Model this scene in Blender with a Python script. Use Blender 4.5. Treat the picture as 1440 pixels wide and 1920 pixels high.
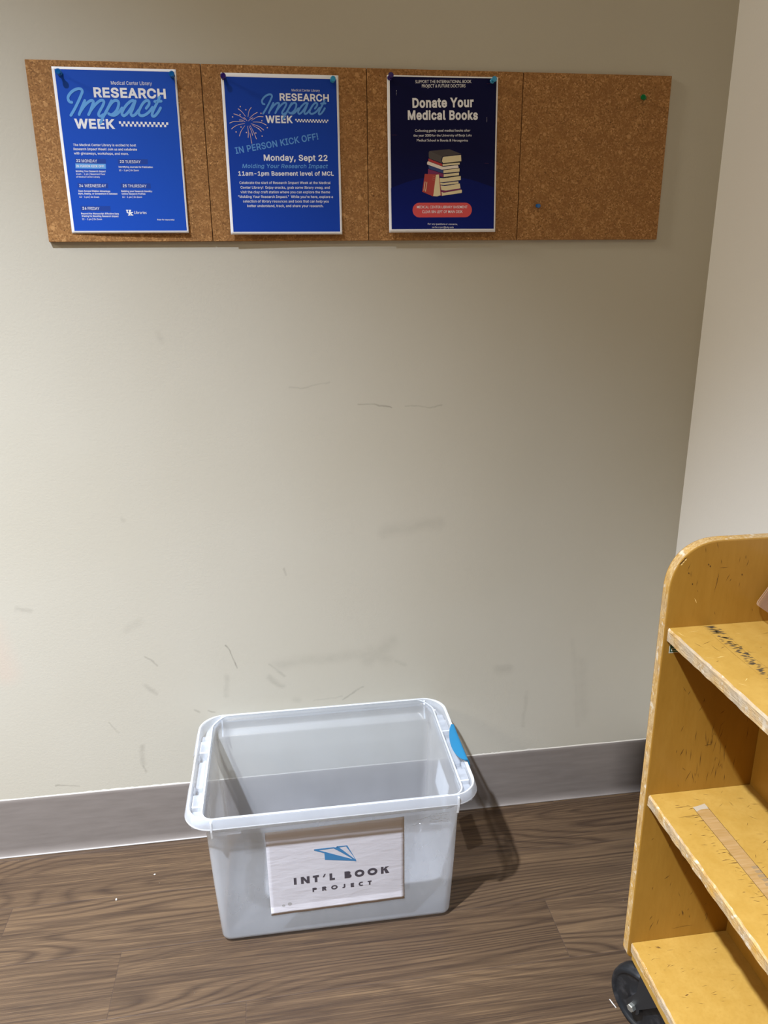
import bpy, bmesh, math, random
from mathutils import Vector, Matrix
from mathutils.geometry import tessellate_polygon, delaunay_2d_cdt

scene = bpy.context.scene
for _o in list(bpy.data.objects):
    bpy.data.objects.remove(_o)
COL = scene.collection

# ------------------------------------------------------------------ camera
cam_data = bpy.data.cameras.new('camera')
cam_data.sensor_fit = 'VERTICAL'
cam_data.sensor_height = 24.0
cam_data.sensor_width = 18.0
cam_data.lens = 1430.33 * 24.0 / 1920.0
cam_data.clip_start = 0.02
cam = bpy.data.objects.new('camera', cam_data)
COL.objects.link(cam)
_r = Vector((0.9899, -0.1415, -0.0085)).normalized()
_f = Vector((0.1321, 0.9430, -0.3053)).normalized()
_u = _r.cross(_f).normalized()
_r = _f.cross(_u)
cam.matrix_world = Matrix(((_r.x, _u.x, -_f.x, 0.4107),
                           (_r.y, _u.y, -_f.y, -1.6082),
                           (_r.z, _u.z, -_f.z, 1.3401),
                           (0, 0, 0, 1)))
scene.camera = cam

# ------------------------------------------------------------------ world and light
world = bpy.data.worlds.new('room_ambient')
scene.world = world
world.use_nodes = True
_bg = world.node_tree.nodes['Background']
_bg.inputs[0].default_value = (1.0, 0.88, 0.70, 1)
_bg.inputs[1].default_value = 0.07

CEIL = 4.0
LAMP = (-0.88, -1.78, CEIL - 0.05)
sp = bpy.data.lights.new('downlight', 'SPOT')
sp.energy = 3000.0
sp.color = (0.79, 0.87, 1.0)
sp.shadow_soft_size = 0.05
sp.spot_size = math.radians(92)
sp.spot_blend = 1.0
spo = bpy.data.objects.new('downlight', sp)
spo.location = LAMP
COL.objects.link(spo)

# unseen fill added far to the left, to brighten the white wall
ar = bpy.data.lights.new('fill_left', 'AREA')
ar.shape = 'RECTANGLE'
ar.size, ar.size_y = 1.2, 0.6
ar.energy = 230.0
ar.color = (1.0, 0.92, 0.78)
aro = bpy.data.objects.new('fill_left', ar)
aro.location = (-4.4, -1.1, CEIL - 0.06)
COL.objects.link(aro)

fl = bpy.data.lights.new('fill_behind', 'AREA')  # soft fill added behind the camera, in place of stronger ambient
fl.shape = 'RECTANGLE'
fl.size, fl.size_y = 1.2, 1.2
fl.energy = 33.0
fl.color = (1.0, 0.85, 0.62)
flo = bpy.data.objects.new('fill_behind', fl)
flo.location = (-0.6, -3.4, CEIL - 0.06)
COL.objects.link(flo)

scene.view_settings.view_transform = 'Standard'
scene.view_settings.look = 'None'
scene.view_settings.exposure = 0.0
scene.view_settings.gamma = 1.0
scene.view_settings.use_curve_mapping = False
scene.cycles.use_denoising = True
scene.cycles.caustics_reflective = False
scene.cycles.caustics_refractive = False
scene.cycles.max_bounces = 14
scene.cycles.transparent_max_bounces = 24

# ------------------------------------------------------------------ helpers
def lin(c):
    c = c / 255.0
    return c / 12.92 if c <= 0.04045 else ((c + 0.055) / 1.055) ** 2.4

def rgb(r, g, b):
    return (lin(r), lin(g), lin(b), 1.0)

class Nodes:
    def __init__(self, name):
        self.m = bpy.data.materials.new(name)
        self.m.use_nodes = True
        self.nt = self.m.node_tree
        self.b = self.nt.nodes['Principled BSDF']
        self.out = self.nt.nodes['Material Output']
    def n(self, t, **kw):
        x = self.nt.nodes.new(t)
        for k, v in kw.items():
            setattr(x, k, v)
        return x
    def link(self, a, b):
        self.nt.links.new(a, b)
    def val(self, sock, v):
        if hasattr(v, 'is_linked') or hasattr(v, 'links'):
            self.link(v, sock)
        else:
            sock.default_value = v
    def math(self, op, a, b=0.0, c=None, clamp=False):
        x = self.n('ShaderNodeMath', operation=op, use_clamp=clamp)
        self.val(x.inputs[0], a)
        self.val(x.inputs[1], b)
        if c is not None:
            self.val(x.inputs[2], c)
        return x.outputs[0]
    def coord(self, which='Object'):
        return self.n('ShaderNodeTexCoord').outputs[which]
    def mapping(self, vec, scale=(1, 1, 1), loc=(0, 0, 0), rot=(0, 0, 0)):
        x = self.n('ShaderNodeMapping')
        self.link(vec, x.inputs[0])
        x.inputs[1].default_value = loc
        x.inputs[2].default_value = rot
        x.inputs[3].default_value = scale
        return x.outputs[0]
    def noise(self, vec, scale, detail=2.0, rough=0.5, dist=0.0, out=0):
        x = self.n('ShaderNodeTexNoise')
        self.link(vec, x.inputs['Vector'])
        x.inputs['Scale'].default_value = scale
        x.inputs['Detail'].default_value = detail
        x.inputs['Roughness'].default_value = rough
        x.inputs['Distortion'].default_value = dist
        return x.outputs[out]
    def voronoi(self, vec, scale, out='Distance', feature='F1'):
        x = self.n('ShaderNodeTexVoronoi', feature=feature)
        self.link(vec, x.inputs['Vector'])
        x.inputs['Scale'].default_value = scale
        return x.outputs[out]
    def ramp(self, fac, stops, interp='LINEAR'):
        x = self.n('ShaderNodeValToRGB')
        x.color_ramp.interpolation = interp
        e = x.color_ramp.elements
        while len(e) > 1:
            e.remove(e[-1])
        e[0].position, e[0].color = stops[0]
        for p, c in stops[1:]:
            k = e.new(p)
            k.color = c
        self.link(fac, x.inputs[0])
        return x.outputs[0]
    def range(self, v, a, b, c=0.0, d=1.0):
        x = self.n('ShaderNodeMapRange')
        self.link(v, x.inputs[0])
        for i, q in enumerate((a, b, c, d)):
            x.inputs[1 + i].default_value = q
        return x.outputs[0]
    def mix(self, fac, a, b, blend='MIX'):
        x = self.n('ShaderNodeMix', data_type='RGBA', blend_type=blend)
        self.val(x.inputs[0], fac)
        self.val(x.inputs[6], a)
        self.val(x.inputs[7], b)
        return x.outputs[2]
    def bump(self, height, strength=0.2, dist=0.001, normal=None):
        x = self.n('ShaderNodeBump')
        x.inputs['Strength'].default_value = strength
        x.inputs['Distance'].default_value = dist
        self.link(height, x.inputs['Height'])
        if normal is not None:
            self.link(normal, x.inputs['Normal'])
        return x.outputs[0]
    def base(self, c):
        self.val(self.b.inputs['Base Color'], c)
    def set(self, **kw):
        names = {'rough': 'Roughness', 'metal': 'Metallic', 'spec': 'Specular IOR Level', 'coat': 'Coat Weight',
                 'coat_rough': 'Coat Roughness', 'trans': 'Transmission Weight', 'alpha': 'Alpha', 'ior': 'IOR'}
        for k, v in kw.items():
            self.val(self.b.inputs[names[k]], v)
        return self
    def schlick(self, f0=0.04, gain=1.0):
        """Mirror share by angle, the same from both sides of a thin sheet."""
        lw = self.n('ShaderNodeLayerWeight'); lw.inputs['Blend'].default_value = 0.5
        p = self.math('POWER', lw.outputs['Facing'], 5.0)
        return self.math('MULTIPLY', self.math('ADD', f0, self.math('MULTIPLY', p, 1.0 - f0)), gain, clamp=True)
    def normal(self, v):
        self.link(v, self.b.inputs['Normal'])

def flat(name, c, rough=0.5, spec=0.5, metal=0.0):
    k = Nodes(name)
    k.base(c)
    k.set(rough=rough, spec=spec, metal=metal)
    return k.m

def mesh_obj(name, bm, mats, parent=None, smooth=False, loc=None):
    me = bpy.data.meshes.new(name)
    bm.normal_update()
    bm.to_mesh(me)
    bm.free()
    if not isinstance(mats, (list, tuple)):
        mats = [mats]
    for m in mats:
        me.materials.append(m)
    if smooth:
        for p in me.polygons:
            p.use_smooth = True
    o = bpy.data.objects.new(name, me)
    COL.objects.link(o)
    if parent is not None:
        o.parent = parent
    if loc is not None:
        o.location = loc
    return o

def tag(o, label=None, cat=None, group=None, kind=None):
    if label:
        o['label'] = label
    if cat:
        o['category'] = cat
    if group:
        o['group'] = group
    if kind:
        o['kind'] = kind
    return o

def thing(name, label, cat, loc=(0, 0, 0), group=None):
    o = bpy.data.objects.new(name, None)
    COL.objects.link(o)
    o.location = loc
    o.empty_display_size = 0.05
    return tag(o, label, cat, group)

def add_box(bm, lo, hi, mi=0, bevel=0.0, seg=2, rot=None, piv=None):
    c = [(a + b) / 2 for a, b in zip(lo, hi)]
    s = [abs(b - a) for a, b in zip(lo, hi)]
    t = bmesh.new()
    bmesh.ops.create_cube(t, size=1.0)
    for v in t.verts:
        v.co = Vector((v.co.x * s[0], v.co.y * s[1], v.co.z * s[2]))
    if bevel > 0:
        bmesh.ops.bevel(t, geom=list(t.edges), offset=bevel, segments=seg, affect='EDGES', profile=0.5)
    for v in t.verts:
        v.co += Vector(c)
    if rot is not None:
        p = Vector(piv if piv is not None else c)
        for v in t.verts:
            v.co = rot @ (v.co - p) + p
    merge(bm, t, mi)

def merge(bm, t, mi=None, mat=None):
    vm = {}
    for v in t.verts:
        vm[v] = bm.verts.new(mat @ v.co if mat is not None else v.co)
    for f in t.faces:
        try:
            nf = bm.faces.new([vm[v] for v in f.verts])
        except ValueError:
            continue
        nf.material_index = f.material_index if mi is None else mi
        nf.smooth = f.smooth
    t.free()

def add_prism(bm, outline, lo, hi, axis='y', mi=0):
    """Solid with a 2-D outline (list of (a, b)) stretched along one axis."""
    def P(a, b, h):
        return {'y': (a, h, b), 'x': (h, a, b), 'z': (a, b, h)}[axis]
    A = [bm.verts.new(P(a, b, lo)) for a, b in outline]
    B = [bm.verts.new(P(a, b, hi)) for a, b in outline]
    n = len(outline)
    fs = [bm.faces.new(A), bm.faces.new(B[::-1])]
    for i in range(n):
        fs.append(bm.faces.new((A[i], B[i], B[(i + 1) % n], A[(i + 1) % n])))
    for f in fs:
        f.material_index = mi
    return fs

def add_lathe(bm, profile, mat=None, seg=40, mi=0, smooth=True):
    """profile: (radius, height) along local z; mat places it."""
    mat = mat or Matrix()
    rings = []
    for r, h in profile:
        if r < 1e-6:
            rings.append([bm.verts.new(mat @ Vector((0, 0, h)))])
        else:
            rings.append([bm.verts.new(mat @ Vector((r * math.cos(2 * math.pi * i / seg), r * math.sin(2 * math.pi * i / seg), h))) for i in range(seg)])
    for a, b in zip(rings, rings[1:]):
        for i in range(seg):
            j = (i + 1) % seg
            if len(a) == 1 and len(b) == 1:
                continue
            if len(a) == 1:
                f = bm.faces.new((a[0], b[i], b[j]))
            elif len(b) == 1:
                f = bm.faces.new((a[i], b[0], a[j]))
            else:
                f = bm.faces.new((a[i], b[i], b[j], a[j]))
            f.material_index = mi
            f.smooth = smooth

def axis_matrix(origin, direction):
    q = Vector(direction).normalized().to_track_quat('Z', 'Y')
    return Matrix.Translation(Vector(origin)) @ q.to_matrix().to_4x4()

def fix_normals(bm):
    bmesh.ops.recalc_face_normals(bm, faces=list(bm.faces))
# ------------------------------------------------------------------ setting: materials
def segment_group():
    """Soft mark along a line: how near a point of the wall is to the segment A-B."""
    g = bpy.data.node_groups.new('soft_mark', 'ShaderNodeTree')
    for nm, t in (('P', 'NodeSocketVector'), ('A', 'NodeSocketVector'), ('AB', 'NodeSocketVector'), ('Width', 'NodeSocketFloat'), ('Strength', 'NodeSocketFloat')):
        g.interface.new_socket(nm, in_out='INPUT', socket_type=t)
    g.interface.new_socket('Mask', in_out='OUTPUT', socket_type='NodeSocketFloat')
    N, L = g.nodes.new, g.links.new
    gi, go = N('NodeGroupInput'), N('NodeGroupOutput')
    def vm(op, a, b=None):
        x = N('ShaderNodeVectorMath'); x.operation = op
        L(a, x.inputs[0])
        if b is not None:
            L(b, x.inputs[1])
        return x
    pa = vm('SUBTRACT', gi.outputs['P'], gi.outputs['A']).outputs[0]
    d1 = vm('DOT_PRODUCT', pa, gi.outputs['AB']).outputs['Value']
    d2 = vm('DOT_PRODUCT', gi.outputs['AB'], gi.outputs['AB']).outputs['Value']
    h = N('ShaderNodeMath'); h.operation = 'DIVIDE'; h.use_clamp = True
    L(d1, h.inputs[0]); L(d2, h.inputs[1])
    sc = N('ShaderNodeVectorMath'); sc.operation = 'SCALE'
    L(gi.outputs['AB'], sc.inputs[0]); L(h.outputs[0], sc.inputs['Scale'])
    ln = vm('DISTANCE', pa, sc.outputs[0]).outputs['Value']
    mr = N('ShaderNodeMapRange'); mr.interpolation_type = 'SMOOTHSTEP'
    L(ln, mr.inputs[0]); L(gi.outputs['Width'], mr.inputs[1])
    mr.inputs[2].default_value = 0.0
    mr.inputs[3].default_value = 0.0
    L(gi.outputs['Strength'], mr.inputs[4])
    L(mr.outputs[0], go.inputs[0])
    return g

SCUFFS = [
    (0.269, 0.518, 0.289, 0.456, 0.0030, 0.40), (0.087, 0.506, 0.112, 0.478, 0.0035, 0.25), (-0.171, 0.642, -0.142, 0.633, 0.009, 0.14),
    (0.531, 0.351, 0.58, 0.378, 0.0040, 0.25), (0.361, 0.424, 0.391, 0.4, 0.012, 0.20), (0.365, 0.459, 0.395, 0.428, 0.006, 0.18),
    (0.381, 0.458, 0.607, 0.469, 0.024, 0.10), (0.594, 0.449, 0.652, 0.493, 0.028, 0.10), (0.263, 0.436, 0.262, 0.387, 0.010, 0.12),
    (0.076, 0.429, 0.101, 0.409, 0.010, 0.18), (0.072, 0.832, 0.075, 0.828, 0.008, 0.14), (0.409, 0.698, 0.412, 0.683, 0.005, 0.20),
    (0.583, 1.063, 0.653, 1.053, 0.0028, 0.34), (0.686, 1.056, 0.764, 1.053, 0.0028, 0.20), (0.44, 1.101, 0.524, 1.109, 0.003, 0.14),
    (0.638, 0.773, 0.761, 0.787, 0.026, 0.10), (0.917, 0.395, 0.944, 0.397, 0.020, 0.15), (0.601, 0.474, 0.643, 0.445, 0.026, 0.10),
    (0.665, 0.443, 0.684, 0.433, 0.010, 0.11), (0.993, 0.325, 0.986, 0.232, 0.008, 0.10), (0.057, 0.27, 0.053, 0.222, 0.011, 0.17),
    (0.052, 0.215, 0.059, 0.2, 0.0045, 0.32), (-0.152, 0.184, -0.099, 0.178, 0.0035, 0.28), (0.184, 0.356, 0.191, 0.348, 0.004, 0.24),
    (0.214, 0.354, 0.229, 0.348, 0.004, 0.24), (0.418, 0.362, 0.427, 0.359, 0.012, 0.10), (0.529, 0.36, 0.465, 0.354, 0.004, 0.12),
    (0.184, 1.218, 0.186, 1.203, 0.010, 0.08), (0.057, 0.575, 0.081, 0.587, 0.018, 0.08), (-0.011, 0.339, 0.007, 0.313, 0.003, 0.18),
    (1.128, 0.403, 1.147, 0.241, 0.024, 0.07), (1.103, 0.464, 1.135, 0.219, 0.012, 0.06),
]

def wall_material():
    k = Nodes('wall_paint_beige')
    g = segment_group()
    P = k.coord('Object')
    flatp = k.n('ShaderNodeVectorMath', operation='MULTIPLY')
    k.link(P, flatp.inputs[0]); flatp.inputs[1].default_value = (1, 0, 1)
    # the marks waver slightly
    nz = k.noise(P, 22.0, 3.0, out=1)
    wob = k.n('ShaderNodeVectorMath', operation='MULTIPLY_ADD')
    k.link(nz, wob.inputs[0]); wob.inputs[1].default_value = (0.02, 0, 0.02); k.link(flatp.outputs[0], wob.inputs[2])
    off = k.n('ShaderNodeVectorMath', operation='SUBTRACT')
    k.link(wob.outputs[0], off.inputs[0]); off.inputs[1].default_value = (0.01, 0, 0.01)
    acc = None
    for x0, z0, x1, z1, w, s in SCUFFS:
        q = k.n('ShaderNodeGroup'); q.node_tree = g
        k.link(off.outputs[0], q.inputs['P'])
        q.inputs['A'].default_value = (x0, 0, z0)
        q.inputs['AB'].default_value = (x1 - x0, 0, z1 - z0)
        q.inputs['Width'].default_value = w
        q.inputs['Strength'].default_value = min(s * 1.35, 0.6)
        acc = q.outputs[0] if acc is None else k.math('MAXIMUM', acc, q.outputs[0])
    patchy = k.range(k.noise(k.mapping(P, (3, 1, 5)), 9.0, 4.0, 0.6), 0.3, 0.7, 0.35, 1.0)
    acc = k.math('MULTIPLY', acc, patchy)
    tint = k.range(k.noise(P, 1.7, 3.0), 0.3, 0.7)
    base = k.mix(tint, rgb(184, 178, 162), rgb(189, 184, 170))
    base = k.mix(acc, base, rgb(88, 82, 72))
    # a worn pinkish patch low on the left
    q = k.n('ShaderNodeGroup'); q.node_tree = g
    k.link(off.outputs[0], q.inputs['P'])
    q.inputs['A'].default_value = (-0.235, 0, 0.60); q.inputs['AB'].default_value = (0.02, 0, -0.11)
    q.inputs['Width'].default_value = 0.05; q.inputs['Strength'].default_value = 0.5
    base = k.mix(q.outputs[0], base, rgb(196, 178, 162))
    k.base(base)
    k.set(rough=0.62, spec=0.35)
    h = k.noise(P, 260.0, 2.0, 0.5)
    k.normal(k.bump(h, 0.16, 0.0012))
    return k.m

def white_wall_material():
    k = Nodes('wall_paint_white')
    P = k.coord('Object')
    k.base(rgb(238, 236, 231))
    k.set(rough=0.65, spec=0.3)
    k.normal(k.bump(k.noise(P, 240.0, 2.0), 0.18, 0.0012))
    return k.m

def floor_material():
    k = Nodes('vinyl_wood_planks')
    P = k.coord('Object')
    s = k.n('ShaderNodeSeparateXYZ'); k.link(P, s.inputs[0])
    x, y = s.outputs[0], s.outputs[1]
    PW, PL = 0.1515, 0.908
    row_f = k.math('DIVIDE', k.math('MULTIPLY', k.math('ADD', y, 0.0165), -1.0), PW)
    row = k.math('FLOOR', row_f)
    fy = k.math('SUBTRACT', row_f, row)
    off = k.math('ADD', 0.036, k.math('MULTIPLY', k.math('SUBTRACT', row, 2.0), 0.2585))
    col_f = k.math('DIVIDE', k.math('SUBTRACT', x, off), PL)
    colm = k.math('FLOOR', col_f)
    fx = k.math('SUBTRACT', col_f, colm)
    cid = k.n('ShaderNodeCombineXYZ'); k.link(row, cid.inputs[0]); k.link(colm, cid.inputs[1])
    wn = k.n('ShaderNodeTexWhiteNoise', noise_dimensions='3D'); k.link(cid.outputs[0], wn.inputs[0])
    rnd = wn.outputs['Value']
    shift = k.n('ShaderNodeVectorMath', operation='SCALE'); k.link(wn.outputs['Color'], shift.inputs[0]); shift.inputs['Scale'].default_value = 37.0
    pv = k.n('ShaderNodeVectorMath', operation='ADD'); k.link(P, pv.inputs[0]); k.link(shift.outputs[0], pv.inputs[1])
    pv = pv.outputs[0]
    # cathedral figure: contour lines of a stretched noise field
    wv = k.noise(k.mapping(pv, (9, 40, 1)), 1.0, 2.0, 0.5)
    field = k.noise(k.mapping(pv, (0.75, 6.0, 1)), 1.15, 1.0, 0.4, 0.1)
    field = k.math('ADD', field, k.math('MULTIPLY', wv, 0.018))
    lines = k.math('FRACT', k.math('ADD', k.math('MULTIPLY', field, 30.0), k.math('MULTIPLY', y, 44.0)))
    figure = k.ramp(lines, [(0.0, (0.42, 0.42, 0.42, 1)), (0.14, (0.13, 0.13, 0.13, 1)), (0.40, (0.66, 0.66, 0.66, 1)), (0.8, (0.72, 0.72, 0.72, 1)), (1.0, (0.44, 0.44, 0.44, 1))])
    strength = k.range(k.noise(k.mapping(pv, (1.1, 6, 1)), 1.3, 2.0), 0.40, 0.62, 0.08, 0.52)
    broad = k.noise(k.mapping(pv, (1.0, 14, 1)), 2.0, 4.0, 0.6)
    fine = k.noise(k.mapping(pv, (5.0, 300, 1)), 1.6, 3.0, 0.65)
    streak = k.noise(k.mapping(pv, (1.6, 130, 1)), 1.7, 3.0, 0.6, 0.2)
    v = k.math('ADD', k.math('MULTIPLY', k.range(broad, 0.28, 0.72), 0.28), k.math('MULTIPLY', k.range(fine, 0.34, 0.66), 0.36))
    v = k.math('ADD', v, k.math('MULTIPLY', k.range(streak, 0.28, 0.72), 0.36))
    v = k.math('ADD', k.math('MULTIPLY', v, k.math('SUBTRACT', 1.0, strength)), k.math('MULTIPLY', figure, strength))
    v = k.math('ADD', v, k.math('MULTIPLY', k.math('SUBTRACT', rnd, 0.5), 0.10))
    c = k.ramp(v, [(0.14, rgb(41, 27, 19)), (0.36, rgb(61, 45, 31)), (0.55, rgb(77, 59, 42)), (0.75, rgb(99, 78, 56)), (0.95, rgb(121, 97, 69))])
    # seams
    ey = k.math('MULTIPLY', k.math('MINIMUM', fy, k.math('SUBTRACT', 1.0, fy)), PW)
    ex = k.math('MULTIPLY', k.math('MINIMUM', fx, k.math('SUBTRACT', 1.0, fx)), PL)
    e = k.math('MINIMUM', ex, ey)
    seam = k.range(e, 0.0003, 0.0012, 0.62, 0.0)
    c = k.mix(seam, c, rgb(62, 48, 40))
    # pale dust specks
    dust = k.voronoi(P, 33.0)
    dustn = k.noise(P, 14.0, 1.0)
    dm = k.math('MULTIPLY', k.range(dust, 0.018, 0.030, 1.0, 0.0), k.range(dustn, 0.56, 0.60))
    c = k.mix(dm, c, rgb(214, 205, 190))
    k.base(c)
    k.set(spec=0.42)
    k.link(k.range(fine, 0.3, 0.7, 0.56, 0.40), k.b.inputs['Roughness'])
    hgt = k.math('SUBTRACT', k.math('ADD', k.math('MULTIPLY', fine, 0.5), k.math('MULTIPLY', v, 0.5)), seam)
    k.normal(k.bump(hgt, 0.35, 0.0012))
    return k.m

MAT_WALL = wall_material()
MAT_WHITE_WALL = white_wall_material()
MAT_FLOOR = floor_material()
MAT_CEIL = flat('ceiling_white', rgb(215, 211, 202), 0.9)
_k = Nodes('vinyl_cove_base')
_P = _k.coord('Object')
_k.base(_k.mix(_k.range(_k.noise(_k.mapping(_P, (3, 1, 20)), 4.0, 4.0), 0.3, 0.7), rgb(120, 112, 106), rgb(129, 121, 115)))
_k.set(rough=0.42, spec=0.5)
_k.normal(_k.bump(_k.noise(_k.mapping(_P, (1, 1, 3)), 7.0, 3.0), 0.25, 0.004))
MAT_BASE = _k.m
MAT_CAULK = flat('paint_line_caulk', rgb(214, 208, 196), 0.7)

# ------------------------------------------------------------------ setting: geometry
XR = 1.348
def structure(name, bm, m):
    return tag(mesh_obj(name, bm, m), kind='structure')

b = bmesh.new(); add_box(b, (-5.5, -4.2, -0.08), (XR + 0.1, 0.10, 0.0)); structure('floor', b, MAT_FLOOR)
b = bmesh.new(); add_box(b, (-5.5, 0.002, 0.0), (XR + 0.1, 0.10, CEIL)); structure('wall_back', b, MAT_WALL)
b = bmesh.new(); add_box(b, (XR, -4.2, 0.0), (XR + 0.1, 0.002, CEIL)); structure('wall_right', b, MAT_WHITE_WALL)
b = bmesh.new()
_hole = 0.075
for lo, hi in (((-5.5, -4.2), (LAMP[0] - _hole, 0.1)), ((LAMP[0] + _hole, -4.2), (XR + 0.1, 0.1)),
               ((LAMP[0] - _hole, -4.2), (LAMP[0] + _hole, LAMP[1] - _hole)), ((LAMP[0] - _hole, LAMP[1] + _hole), (LAMP[0] + _hole, 0.1))):
    add_box(b, (lo[0], lo[1], CEIL), (hi[0], hi[1], CEIL + 0.08))
structure('ceiling', b, MAT_CEIL)

def cove_profile(sign=1):
    # (distance from wall, height)
    pr = [(0.0, 0.0), (0.0100, 0.0), (0.0100, 0.0015)]
    for i in range(1, 9):
        t = i / 8
        pr.append((0.0100 - 0.0072 * math.sin(t * math.pi / 2), 0.0015 + 0.022 * (1 - math.cos(t * math.pi / 2))))
    pr += [(0.0028, 0.150), (0.0024, 0.1555), (0.0010, 0.158), (0.0, 0.158)]
    return pr
def add_cove(bm, a, bpt, nrm):
    n = 60
    rows = []
    for i in range(n + 1):
        t = i / n
        px, py = a[0] + (bpt[0] - a[0]) * t, a[1] + (bpt[1] - a[1]) * t
        rows.append([bm.verts.new((px + nrm[0] * d, py + nrm[1] * d, z)) for d, z in cove_profile()])
    for r0, r1 in zip(rows, rows[1:]):
        for j in range(len(r0) - 1):
            f = bm.faces.new((r0[j], r1[j], r1[j + 1], r0[j + 1])); f.smooth = True
    bm.faces.new(rows[0]); bm.faces.new(rows[-1][::-1])
b = bmesh.new(); add_cove(b, (-5.5, 0.002), (XR - 0.003, 0.002), (0, -1)); fix_normals(b); structure('baseboard_back', b, MAT_BASE)
b = bmesh.new(); add_cove(b, (XR, 0.0015), (XR, -4.2), (-1, 0)); fix_normals(b); structure('baseboard_right', b, MAT_BASE)

# ragged pale paint edge along the top of the base
random.seed(5)
b = bmesh.new()
xs = [-0.8 + i * 0.006 for i in range(int((XR + 0.8) / 0.006))]
up, lo = [], []
for i, x in enumerate(xs):
    w = 0.0012 + 0.0012 * abs(math.sin(i * 0.13) * math.sin(i * 0.031 + 1.0)) + random.random() * 0.0008
    if 0.86 < x < 1.02 or -0.1 < x < 0.15:
        w += random.random() * 0.0022
    up.append((x, 0.1575 + w)); lo.append((x, 0.1572))
for i in range(len(xs) - 1):
    q = [b.verts.new((lo[i][0], 0.0004, lo[i][1])), b.verts.new((lo[i + 1][0], 0.0004, lo[i + 1][1])), b.verts.new((up[i + 1][0], 0.0012, up[i + 1][1])), b.verts.new((up[i][0], 0.0012, up[i][1]))]
    b.faces.new(q)
structure('trim_1', b, MAT_CAULK)
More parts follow.
